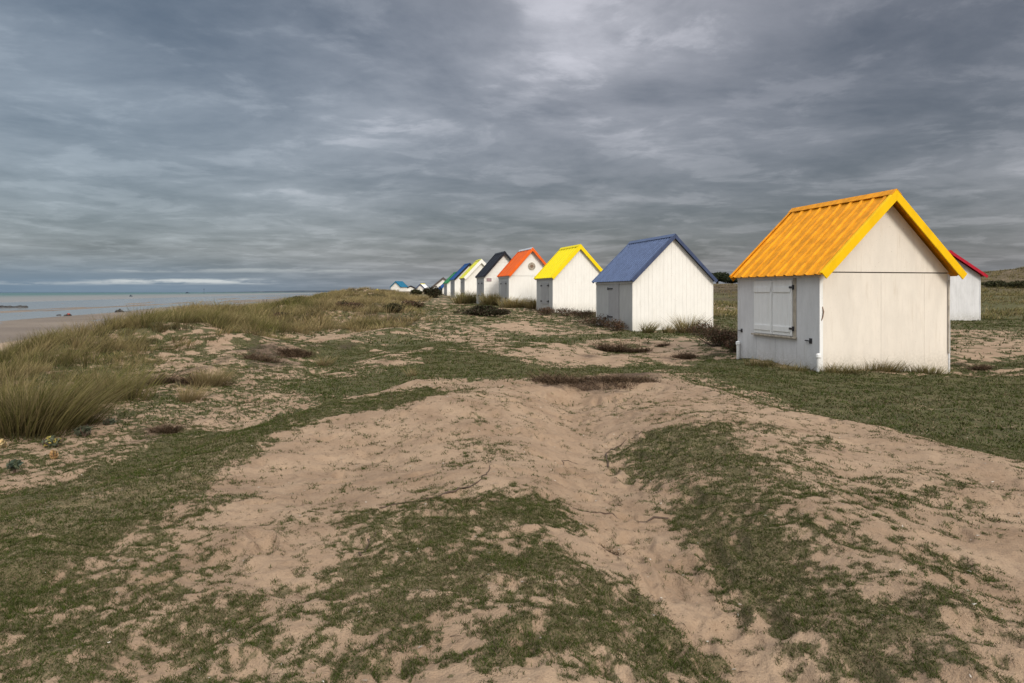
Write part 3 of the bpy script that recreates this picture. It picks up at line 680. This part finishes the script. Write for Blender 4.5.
    # shutters or door on the seaward side
    if opening:
        kind, ta, tb, za, zc = opening[:5]; za -= zg; zc -= zg; mt = opening[5] if len(opening) > 5 else side
        nl = 2 if kind == 'shutter' else 1; wl = (tb-ta)/nl
        for i in range(nl):
            q0, q1 = ta+i*wl+.008, ta+(i+1)*wl-.008
            b = MB(); nb = 4; e = np.linspace(q0, q1, nb+1)
            for j in range(nb): b.box(-.032, -.008, e[j]+.002, e[j+1]-.002, za, zc)
            sh = T(b).build(kind, mt, r)
            if detail > 1 or kind == 'shutter':
                b = MB(); hh = zc-za
                for (p, q) in ((za+.06*hh, za+.16*hh), (zc-.22*hh, zc-.12*hh)) if style == 'panel' else (): b.box(-.052, -.033, q0+.02, q1-.02, p, q)
                if style == 'panel':
                    b.box(-.052, -.034, q0, q0+.05, za, zc); T(b).build('batten', mt, sh, bevel=.003)
            if style == 'panel' and i == 1: continue
            for zz in (za+(zc-za)*.13, zc-(zc-za)*.13):
                b = MB(); hl = .22 if nl == 2 and detail < 2 else (.14 if style == 'panel' else .5)
                if nl == 2 and i == 0: b.box(-.062, -.050 if style == 'panel' else -.034, q0-.06, q0-.06+hl, zz-.022, zz+.022)
                else: b.box(-.062, -.050 if style == 'panel' else -.034, q1+.06-hl, q1+.06, zz-.022, zz+.022)
                e_ = q0-.06 if (nl == 2 and i == 0) else q1+.02
                b.box(-.056, -.007, e_, e_+.045, zz-.05, zz+.05); T(b).build('hinge', M_iron, sh)
        if kind == 'door':
            b = MB(); b.box(-.040, -.0065, ta-.05, ta-.012, za, zc); b.box(-.02, -.0065, ta, tb, za-.03, za-.008); T(b).build('door_frame', M_grey2, r)
        if style == 'panel':
            b = MB(); b.box(-.030, -.007, ta-.095, ta-.01, za-.06, zc+.06); T(b).build('window_frame', M_rust, r, bevel=.003)
            b = MB(); b.box(-.085, -.008, ta-.12, tb+.03, za-.055, za-.02); T(b).build('sill', M_rust, r, bevel=.004)
    return r, T, zg
H1, T1, zg1 = hut(6.299,13.965,.244,3.227,2.939,1.982,3.716,.282,.137,.153,'nearest hut with orange yellow roof, cream gable and white shutters', R_or, R_yel, M_cream, M_side, 'panel', .33, ('shutter',.83,2.27,.65,1.86,M_wht2), R_or, .165, detail=2)
def addp(r, T, name, mat, fn, bevel=0, smooth=False):
    b = MB(); fn(b); return T(b).build(name, mat, r, bevel=bevel, smooth=smooth)
def handle(t, z, k=1):
    def fn(b): b.box(-.02, -.006, t-.04*k, t+.04*k, z-.055*k, z+.055*k); b.tube([(-.045, t+.0, z), (-.05, t+.10*k, z+.005), (-.03, t+.15*k, z)], .013*k, 6); b.tube([(-.01, t, z), (-.055, t, z)], .014*k, 6)
    return fn
addp(H1, T1, 'handle', M_iron, handle(.27, .58-zg1))
addp(H1, T1, 'latch', M_iron, handle(2.80, .66-zg1, .8))
for (yy, zt_, nm) in ((-.05, .33, 0), (2.86, .38, 1)):
    def fn(b, yy=yy, zt_=zt_): b.tube([(-.07, yy, -.1), (-.075, yy, zt_-zg1-.08), (-.075, yy, zt_-zg1-.06), (-.075, yy, zt_-zg1), (-.075, yy, zt_-zg1+.02)], [.038, .038, .056, .05, .02], 12)
    addp(H1, T1, 'anchor_stump', M_wht2, fn, smooth=False)
addp(H1, T1, 'corner_strip', M_wht2, lambda b: b.box(-.032, .05, -.034, -.024, .1, 1.90-zg1), .003)
addp(H1, T1, 'edge_strip', M_rust, lambda b: b.box(3.185, 3.222, -.034, -.024, .55, 1.86-zg1), .003)
addp(H1, T1, 'hook', M_brown, lambda b: b.tube([(.035, -.03, 1.30-zg1), (.045, -.055, 1.20-zg1), (.03, -.045, 1.08-zg1), (.01, -.03, 1.02-zg1)], .012, 6))
addp(H1, T1, 'vent_slot', M_gap, lambda b: b.box(2.5, 3.0, 3.225, 3.24, 1.2, 1.3)) if False else None

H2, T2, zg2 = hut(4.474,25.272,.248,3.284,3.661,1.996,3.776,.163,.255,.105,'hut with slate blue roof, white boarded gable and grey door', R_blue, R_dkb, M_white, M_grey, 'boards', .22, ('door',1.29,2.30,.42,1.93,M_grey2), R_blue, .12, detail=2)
addp(H2, T2, 'handle', M_iron, handle(2.72, .52-zg2, 1.2))
H3, T3, zg3 = hut(2.165,35.993,.259,2.998,2.913,2.354,4.137,.148,.203,.11,'hut with lemon yellow roof and two grey shutters', R_y2, R_y2t, M_white, M_grey, 'boards', .5, ('shutter',.75,2.0,.95,2.10,M_grey2), R_y2, .17)
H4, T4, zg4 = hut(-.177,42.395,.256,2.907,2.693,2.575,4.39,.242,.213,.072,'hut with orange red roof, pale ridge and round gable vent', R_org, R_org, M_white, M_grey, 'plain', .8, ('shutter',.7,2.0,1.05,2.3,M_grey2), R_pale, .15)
def vent(b):
    n = 20; zc = 2.575+.62-zg4+.02; b.v = []; 
    ring = [(math.cos(2*math.pi*i/n), math.sin(2*math.pi*i/n)) for i in range(n)]
    b.ext([(1.4535+.24*a, zc+.24*c) for a, c in ring], 'y', -.05, -.018)
vo = addp(H4, T4, 'round_vent', M_rust, vent)
def vent2(b):
    n = 20; zc = 2.575+.62-zg4+.02; ring = [(math.cos(2*math.pi*i/n), math.sin(2*math.pi*i/n)) for i in range(n)]
    b.ext([(1.4535+.11*a, zc+.11*c) for a, c in ring], 'y', -.062, -.051)
    for i in range(8): a, c = math.cos(i*math.pi/4), math.sin(i*math.pi/4); b.box(1.4535+.17*a-.02, 1.4535+.17*a+.02, -.058, -.051, zc+.17*c-.02, zc+.17*c+.02)
addp(vo, T4, 'vent_louvre', M_brown, vent2)
H5, T5, zg5 = hut(-1.887,46.499,.241,2.779,2.636,2.633,4.388,.217,.204,.092,'hut with black roof and horizontal white planks', R_blk, R_blk, M_white, M_grey, 'planks', .6, ('shutter',.7,1.9,1.2,2.35,M_grey2), R_blk, .13)
addp(H5, T5, 'plaque', paint('plaque_red', (.35,.25,.26), .6, .1), lambda b: b.box(.16, .50, -.03, -.006, 2.33-zg5, 2.55-zg5))
hut(-4.346,62.999,.225,3.076,2.59,2.892,4.665,.205,.201,.114,'hut with lime yellow roof and wide white bargeboards', R_lim, M_white, M_white, M_grey, 'boards', 1., ('door',.8,1.8,1.3,2.7,M_grey2), R_lim, .26)
hut(-6.231,74.495,.262,3.283,2.663,2.955,4.782,.208,.199,.109,'hut with cobalt blue roof and dark edge boards', R_cob, R_blk, M_white, M_grey, 'boards', 1., ('door',.8,1.8,1.3,2.8,M_grey2), R_cob, .16)
hut(at(447.2,85),85,.25,2.7,2.6,2.68,4.16,.2,.2,.11,'hut with green roof half hidden behind the cobalt roofed one', R_grn, R_grn, M_white, M_grey, 'plain', 1., ('door',.8,1.8,1.3,2.5,M_grey2), R_grn, .15)
hut(at(442.5,94),94,.25,3.0,2.6,2.2,3.7,.2,.2,.5,'hut whose blue eave peeks out left of the green roofed hut', R_cob, R_cob, M_white, M_grey, 'plain', 1., None, R_cob, .15)
hut(at(433.5,104),104,.15,3.0,2.6,2.45,3.86,.2,.2,.45,'hut with low grey brown roof behind the dark round bush', R_gry, R_gry, M_white, M_grey, 'plain', 1., None, R_gry, .2)
hut(21.165,36.0,.131,3.896,2.6,2.45,3.80,.261,.2,.229,'hut with crimson roof standing inland behind the nearest hut', R_red, R_red, M_side, M_side, 'boards', .5, None, R_red, .15, group='white beach huts with coloured roofs')  # greyer bluish wall paint puts the shade on this gable into its colour
hut(at(391,150),150,-.38,2.5,2.6,2.72,3.98,.2,.2,.2,'far hut with bright teal roof on the dune crest', R_teal, R_teal, M_white, M_white, 'plain', 1., None, R_teal, .2)
hut(at(406,160),160,.1,2.2,2.6,2.4,3.1,.2,.2,.2,'far hut with low dark roof right of the teal one', R_blk, R_blk, M_white, M_white, 'plain', 1., None, R_blk, .2)
hut(at(416,155),155,-.25,2.2,2.4,2.3,3.5,.2,.2,.15,'far white roofed hut with dark blue edge boards', M_wht2, R_dkb, M_white, M_white, 'plain', 1., None, R_y2, .22)
hut(at(374,172),172,.2,1.6,2.2,1.75,2.38,.2,.2,.15,'farthest hut, only its yellow roof showing over the dune grass', R_y2, R_y2, M_white, M_white, 'plain', 1., None, R_y2, .22)

# ------------------------------------------------------------------ trees inland
M_bark = paint('bark', (.09,.07,.05), .9, .3)
def tree(px, Y, top, w, label):
    x = at(px, Y); z = float(height(np.array([x]), np.array([Y]), False)[0]); h = top-z
    r = empty('evergreen_tree', (x, Y, z)); tag(r, label, 'tree', 'dark trees behind the inland bank')
    m = MB(); m.tube([(0,0,-.3),(.1,0,h*.3),(.0,.1,h*.6),(.1,0,h*.85)], [.22,.18,.12,.04], 7)
    for k in range(5):
        a = k*1.3; m.tube([(0,0,h*(.2+.1*k)),(w*.2*math.cos(a), w*.2*math.sin(a), h*(.35+.1*k)),(w*.38*math.cos(a), w*.38*math.sin(a), h*(.48+.09*k))], [.08,.05,.02], 5)
    m.build('trunk', M_bark, r)
    leaf_cloud('crown', (0, 0, h*.40), w*.55, w*.45, h*.60, 5200, .16, [(.018,.026,.014),(.03,.042,.02),(.04,.048,.024)], M_leaf, r, 16)
for a in ((700, 118, 4.4, 5, 'dark tree mostly hidden behind the blue roof eave'), (717, 118, 5.4, 5.2, 'tallest dark tree right of the blue roofed hut'), (731, 121, 4.9, 5.0, 'dark tree left of the orange yellow roof eave'), (745, 119, 4.7, 5.4, 'dark tree partly hidden by the orange yellow roof')): tree(*a)
def bankgrass():
    parts = []
    n = 4200; y = RS.uniform(37, 100, n); x = RS.uniform(.27, .80, n)*y
    z = fbm(x, y, .25, 3, 210); k = z > .42; x, y, z = x[k], y[k], z[k]
    for i in range(len(x)):
        if y[i] > 64 and x[i] < .40*y[i] and RS.rand() < .6: continue
        parts.append(clump(x[i], y[i], 12, .5, .38*RS.uniform(.5, 1.2), np.clip(z[i]*.9-.1, 0, 1), .04, 2, .6, .08))
    tag(blade_obj('rough_grass', parts, M_mar), 'rough dry grass and bracken on the inland bank and hill', 'grass', kind='stuff')
bankgrass()
for (px, Y, w, h, lab) in ((1000, 76, 6.5, .9, 'long dark shrub on the hillside right of the crimson roofed hut'), (1021, 74, 3.6, .9, 'dark shrub on the hillside at the right edge')):
    shrub(px, 0, Y, w, 2.4, h, 2600, .10, DKG, lab, group='dune shrubs')

# ------------------------------------------------------------------ things on the flats and the sea
M_rock = paint('wet_rock', (.035,.032,.03), .6, .4, scale=3); M_rrock = paint('rusty_rock', (.30,.06,.04), .7, .3)
M_navy = paint('far_dark_paint', (.03,.05,.08), .6, .2)
def rocks(name, px, Y, z, items, label, cat, mat=M_rock, group=None):
    import bmesh
    bm = bmesh.new(); x0 = at(px, Y)
    for (dx, dy, w, d, h) in items:
        g = bmesh.ops.create_icosphere(bm, subdivisions=3, radius=1)['verts']; s = RS.uniform(0, 99)
        for v in g:
            k = .75+.5*float(vn(np.array(v.co.x*1.7+s), np.array(v.co.y*1.7+v.co.z*1.3+s), 7)); v.co = Vector((v.co.x*k*w/2+dx, v.co.y*k*d/2+dy, v.co.z*k*h*.8))
    me = bpy.data.meshes.new(name); bm.to_mesh(me); bm.free(); me.materials.append(mat)
    o = bpy.data.objects.new(name, me); COL.objects.link(o); o.location = (x0, Y, z); tag(o, label, cat, group); return o
a = rocks('rock', 68.5, 172, -4.35, [(0,0,1.5,1.2,.55),(-.8,.1,.9,.8,.35)], 'dark rock with a red top lying on the wet flats', 'rock', group='dark rocks on the wet flats')
b = rocks('red_patch', 0, 172, 0, [(.35,-.1,.75,.6,.28)], None, None, M_rrock); b.parent = a; b.location = (0, -.35, .38)
rocks('rock', 59, 176, -4.38, [(0,0,1.1,.8,.30)], 'small low rock left of the red topped one', 'rock', group='dark rocks on the wet flats')
rocks('rock', 119.5, 203, -4.38, [(-.6,0,1.4,1.2,.8),(.5,0,1.3,1.1,.85),(0,.2,1.1,1,1.25)], 'dark pointed rock pile on the wet flats', 'rock', group='dark rocks on the wet flats')
rocks('rock', 127, 205, -4.38, [(0,0,2.0,.8,.22)], 'flat low rock right of the pointed pile', 'rock', group='dark rocks on the wet flats')
rocks('reef', 4, 268, -4.5, [(-10+q*1.15, RS.uniform(-.3, .3), RS.uniform(2.6, 4), 2.2, RS.uniform(.6, 1.1)) for q in range(16)], 'low black reef at the water edge, far left', 'reef')
def person(px, Y, z, label, ctop, cleg, hd):
    x = at(px, Y); r = empty('person', (x, Y, z), hd)
    tag(r, label, 'person', 'two walkers on the beach')
    me = bpy.data.meshes.new('body')
    J = [(0,0,.95),(0,0,1.15),(0,0,1.38),(0,0,1.48),(0,.02,1.60),(0,.02,1.72),(.19,0,1.38),(.24,.08,1.12),(.24,-.05,.90),(-.19,0,1.38),(-.24,-.08,1.12),(-.24,.08,.90),(.10,0,.90),(.11,-.12,.50),(.11,-.05,.08),(.11,-.22,.03),(-.10,0,.90),(-.11,.14,.50),(-.11,.22,.10),(-.11,.06,.03)]
    E = [(0,1),(1,2),(2,3),(3,4),(4,5),(2,6),(6,7),(7,8),(2,9),(9,10),(10,11),(0,12),(12,13),(13,14),(14,15),(0,16),(16,17),(17,18),(18,19)]
    Rr = [.15,.14,.17,.06,.10,.085,.07,.05,.04,.07,.05,.04,.095,.07,.05,.045,.095,.07,.05,.045]
    me.from_pydata(J, E, []); o = bpy.data.objects.new('body', me); COL.objects.link(o); o.parent = r
    md = o.modifiers.new('skin', 'SKIN'); sv = me.skin_vertices[0].data if me.skin_vertices else None
    if sv is None:
        import bmesh; bm = bmesh.new(); bm.from_mesh(me); bm.verts.layers.skin.verify(); bm.to_mesh(me); bm.free(); sv = me.skin_vertices[0].data
    for i, q in enumerate(Rr): sv[i].radius = (q, q*.8)
    sv[0].use_root = True; sb = o.modifiers.new('sub', 'SUBSURF'); sb.levels = sb.render_levels = 1
    m, t, bb = newmat('clothing'); pos = t.add('ShaderNodeTexCoord').outputs['Object']; s = t.add('ShaderNodeSeparateXYZ'); t.put(s.inputs[0], pos)
    c1 = t.mix(t.rng(s.outputs[2], .93, .95, smooth=False), cleg, ctop); t.put(bb.inputs['Base Color'], t.mix(t.rng(s.outputs[2], 1.48, 1.50), c1, (.35,.22,.16))); me.materials.append(m)
    b = MB(); b.tube([(0,.03,1.60),(0,.03,1.72),(0,.02,1.80)], [.10,.11,.05], 8); b.build('hair', M_iron, r, smooth=True)
zb_ = lambda px, Y: float(height(np.array([at(px, Y)]), np.array([float(Y)]), False)[0])
person(263.0, 400, max(zb_(263.0, 400), -4.4), 'left walker in dark clothes on the distant beach', (.03,.03,.05), (.02,.02,.03), .3)
person(266.4, 402, max(zb_(266.4, 402), -4.4), 'right walker in dark brown coat on the distant beach', (.07,.035,.025), (.025,.025,.03), -.4)
def ship(px, Y, Ln, H, label, mast):
    r = empty('ship', (at(px, Y), Y, -4.6)); tag(r, label, 'ship')
    b = MB(); b.ext([(-Ln/2, 0), (Ln*.42, 0), (Ln/2, H*.45), (-Ln*.52, H*.40)], 'y', -Ln*.12, Ln*.12); b.build('hull', M_navy, r)
    b = MB(); b.box(-Ln*.3, Ln*.05, -Ln*.08, Ln*.08, H*.40, H*.8); b.box(-Ln*.2, -Ln*.05, -Ln*.05, Ln*.05, H*.8, H); b.build('cabin', M_navy, r)
    b = MB(); b.tube([(Ln*.1, 0, H*.4), (Ln*.1, 0, H*mast)], Ln*.012, 6); b.build('mast', M_navy, r)
ship(187.5, 3200, 19, 6.5, 'dark ship on the horizon right of the white cloud strip', 1.3)
ship(131, 900, 4.0, 2.6, 'small dark fishing boat on the green sea', 1.5)
def beacon(px, Y, H, label):
    r = empty('sea_beacon', (at(px, Y), Y, -4.6)); tag(r, label, 'beacon')
    b = MB(); b.tube([(0,0,-1),(0,0,H*.85)], [H*.03,H*.018], 8); b.build('pole', M_navy, r)
    b = MB(); b.tube([(0,0,H*.80),(0,0,H*.83),(0,0,H*.97),(0,0,H)], [H*.02,H*.07,H*.07,H*.01], 8); b.build('lantern', M_navy, r)
beacon(204, 2200, 17, 'slim beacon post standing in the sea near the horizon')

# ------------------------------------------------------------------ sky, sun, camera
SUN_EL, SUN_AZ = math.radians(34), math.radians(152)     # azimuth clockwise from +Y: behind the camera, to the right
def build_world():
    w = bpy.data.worlds.new('World'); scene.world = w; w.use_nodes = True; t = NT(w.node_tree); t.n.clear()
    out = t.add('ShaderNodeOutputWorld'); bg = t.add('ShaderNodeBackground'); t.l.new(bg.outputs[0], out.inputs[0])
    sky = t.add('ShaderNodeTexSky', sky_type='NISHITA'); sky.sun_disc = False; sky.sun_elevation = SUN_EL; sky.sun_rotation = SUN_AZ; sky.air_density = 1.2; sky.dust_density = 2
    d = t.add('ShaderNodeTexCoord').outputs['Generated']
    nrm = t.add('ShaderNodeVectorMath', operation='NORMALIZE'); t.put(nrm.inputs[0], d); d = nrm.outputs[0]
    s = t.add('ShaderNodeSeparateXYZ'); t.put(s.inputs[0], d); X, Y, Z = s.outputs
    k = t.math('DIVIDE', 1., t.math('ADD', t.math('MAXIMUM', Z, 0.), .10))
    cb = t.add('ShaderNodeCombineXYZ'); t.put(cb.inputs[0], t.math('MULTIPLY', X, k)); t.put(cb.inputs[1], t.math('MULTIPLY', Y, k))
    P = cb.outputs[0]
    mp = t.add('ShaderNodeMapping'); t.put(mp.inputs[0], P); mp.inputs['Rotation'].default_value = (0, 0, .22); mp.inputs['Scale'].default_value = (.95, 1.05, 1)
    n1 = t.noise(mp.outputs[0], .85, 8, .60, .35); n2 = t.noise(mp.outputs[0], 2.1, 7, .60, .3); n5 = t.noise(mp.outputs[0], 6.5, 5, .6, .2); n3 = t.noise(mp.outputs[0], .20, 3, .5)
    v = t.math('ADD', t.math('MULTIPLY', n1, .60), t.math('ADD', t.math('MULTIPLY', n2, .21), t.math('MULTIPLY', n3, .30)))
    v = t.rng(v, .37, .72, -.06, 1.06, False); v = t.math('ADD', v, t.math('MULTIPLY', t.math('SUBTRACT', n5, .5), .26))
    lump = t.math('MULTIPLY', t.rng(n2, .50, .60), .16); v = t.math('ADD', t.math('MULTIPLY', v, .92), t.math('SUBTRACT', lump, .06))
    def blob(px, py, sharp, amp, el=1.0):
        q = Vector(((px-512)/F, 1, (HY-py)/F)).normalized()
        df = t.add('ShaderNodeVectorMath', operation='SUBTRACT'); t.put(df.inputs[0], d); df.inputs[1].default_value = q
        sc = t.add('ShaderNodeVectorMath', operation='MULTIPLY'); t.put(sc.inputs[0], df.outputs[0]); sc.inputs[1].default_value = (1, 1, el)
        dt = t.add('ShaderNodeVectorMath', operation='DOT_PRODUCT'); t.l.new(sc.outputs[0], dt.inputs[0]); t.l.new(sc.outputs[0], dt.inputs[1])
        return t.math('MULTIPLY', t.math('EXPONENT', t.math('MULTIPLY', dt.outputs['Value'], -sharp)), amp)
    blobs = [(605,5,16,.70,1.3),(380,108,60,.20,2.6),(625,140,90,.17,3),(90,145,18,.10,2.6),(50,45,60,.10,3),(960,165,50,.14,4),(250,215,20,.07,2),
             (900,120,5,-.22,1.5),(640,215,16,-.16,2.2),(180,20,20,-.08,1.8),(80,235,22,-.12,2.6),(430,185,40,-.08,3)]
    for q in blobs: v = t.math('ADD', v, t.math('MULTIPLY', blob(*q), t.rng(n1, .25, .65, .7, 1.15)))
    v = t.math('ADD', t.math('MULTIPLY', v, .5), t.math('MULTIPLY', t.math('SQRT', t.math('ADD', t.math('MULTIPLY', v, v), .02)), .5))
    side = t.rng(t.math('DIVIDE', X, t.math('MAXIMUM', Y, .2)), -.70, .15)
    dark = t.mix(side, (.044,.057,.076), (.040,.043,.053)); light = t.mix(side, (.200,.224,.252), (.205,.203,.220))
    c = t.mix(t.math('MULTIPLY', v, .92), dark, light)
    hot = t.math('MULTIPLY', t.rng(v, .75, 1.5), .6); c = t.mix(hot, c, (.42,.41,.44))
    # lighter blue gap low over the sea
    low = t.math('MULTIPLY', t.rng(Z, .060, .004), t.rng(side, .95, .0))
    c = t.mix(t.math('MULTIPLY', low, .85), c, (.088,.135,.19))
    low2 = t.math('MULTIPLY', t.rng(Z, .045, .0), side); c = t.mix(t.math('MULTIPLY', low2, .6), c, (.13,.15,.18))
    ang = t.math('DIVIDE', X, t.math('MAXIMUM', Y, .1)); elv = t.math('DIVIDE', Z, t.math('MAXIMUM', Y, .1))
    cmb = t.add('ShaderNodeCombineXYZ'); t.put(cmb.inputs[0], ang); t.put(cmb.inputs[1], t.math('MULTIPLY', elv, 9))
    ns = t.noise(cmb.outputs[0], 11, 6, .62)
    def band(e0, th, a0, a1, amp):
        dd = t.math('ABSOLUTE', t.math('SUBTRACT', t.math('ADD', elv, t.math('MULTIPLY', t.math('SUBTRACT', ns, .5), -.010)), e0))
        f = t.math('MULTIPLY', t.rng(dd, th, th*.1), t.rng(ns, .36, .58))
        f = t.math('MULTIPLY', f, t.math('MULTIPLY', t.rng(ang, a0-.05, a0+.05), t.rng(ang, a1+.02, a1-.02))); return t.math('MULTIPLY', f, amp)
    front = t.rng(Y, 0, .1)
    for q in ((.0150,.0058,-.60,-.352,.95),(.0125,.0035,-.76,-.58,.40),(.0145,.010,-.17,-.08,.35),(.031,.004,-.6,-.2,.35)):
        c = t.mix(t.math('MULTIPLY', band(*q), front), c, (.34,.36,.37))
    # overcast is brighter overhead
    zen = t.rng(Z, .38, .9, 1., 4.6)
    back = t.rng(Y, .25, -.5, 1., 2.2); zen = t.math('MULTIPLY', zen, back); c = t.mix(t.math('MAXIMUM', t.rng(Z, .36, .6, 0, .8), t.rng(Y, .3, -.2, 0, .7)), c, (.135,.132,.128))
    mul = t.add('ShaderNodeVectorMath', operation='SCALE'); t.put(mul.inputs[0], c); t.put(mul.inputs['Scale'], zen)
    # a little of the clear sky filters through
    sc = t.add('ShaderNodeVectorMath', operation='SCALE'); t.put(sc.inputs[0], sky.outputs[0]); sc.inputs['Scale'].default_value = .012
    ad = t.add('ShaderNodeVectorMath', operation='ADD'); t.put(ad.inputs[0], mul.outputs[0]); t.put(ad.inputs[1], sc.outputs[0])
    t.put(bg.inputs[0], ad.outputs[0]); bg.inputs[1].default_value = 1.0
build_world()
sl = bpy.data.lights.new('sun', 'SUN'); sl.energy = 1.4; sl.angle = math.radians(17); sl.color = (1, .93, .83)
so = bpy.data.objects.new('sun', sl); COL.objects.link(so)
dv = Vector((math.sin(SUN_AZ)*math.cos(SUN_EL), math.cos(SUN_AZ)*math.cos(SUN_EL), math.sin(SUN_EL)))
so.rotation_euler = dv.to_track_quat('Z', 'Y').to_euler(); so.location = (20, -20, 30)
cd = bpy.data.cameras.new('camera'); cam = bpy.data.objects.new('camera', cd); COL.objects.link(cam); scene.camera = cam
cd.lens = 24; cd.sensor_width = 36; cam.location = (0, 0, EYE); cam.rotation_euler = (math.pi/2, 0, 0)
cd.shift_y = -(341.5-HY)/1024; cd.clip_start = .05; cd.clip_end = 60000
vs = scene.view_settings; vs.view_transform = 'Standard'; vs.look = 'None'; vs.gamma = 1; vs.use_curve_mapping = False; vs.exposure = .74
scene.cycles.max_bounces = 6; scene.cycles.use_denoising = True
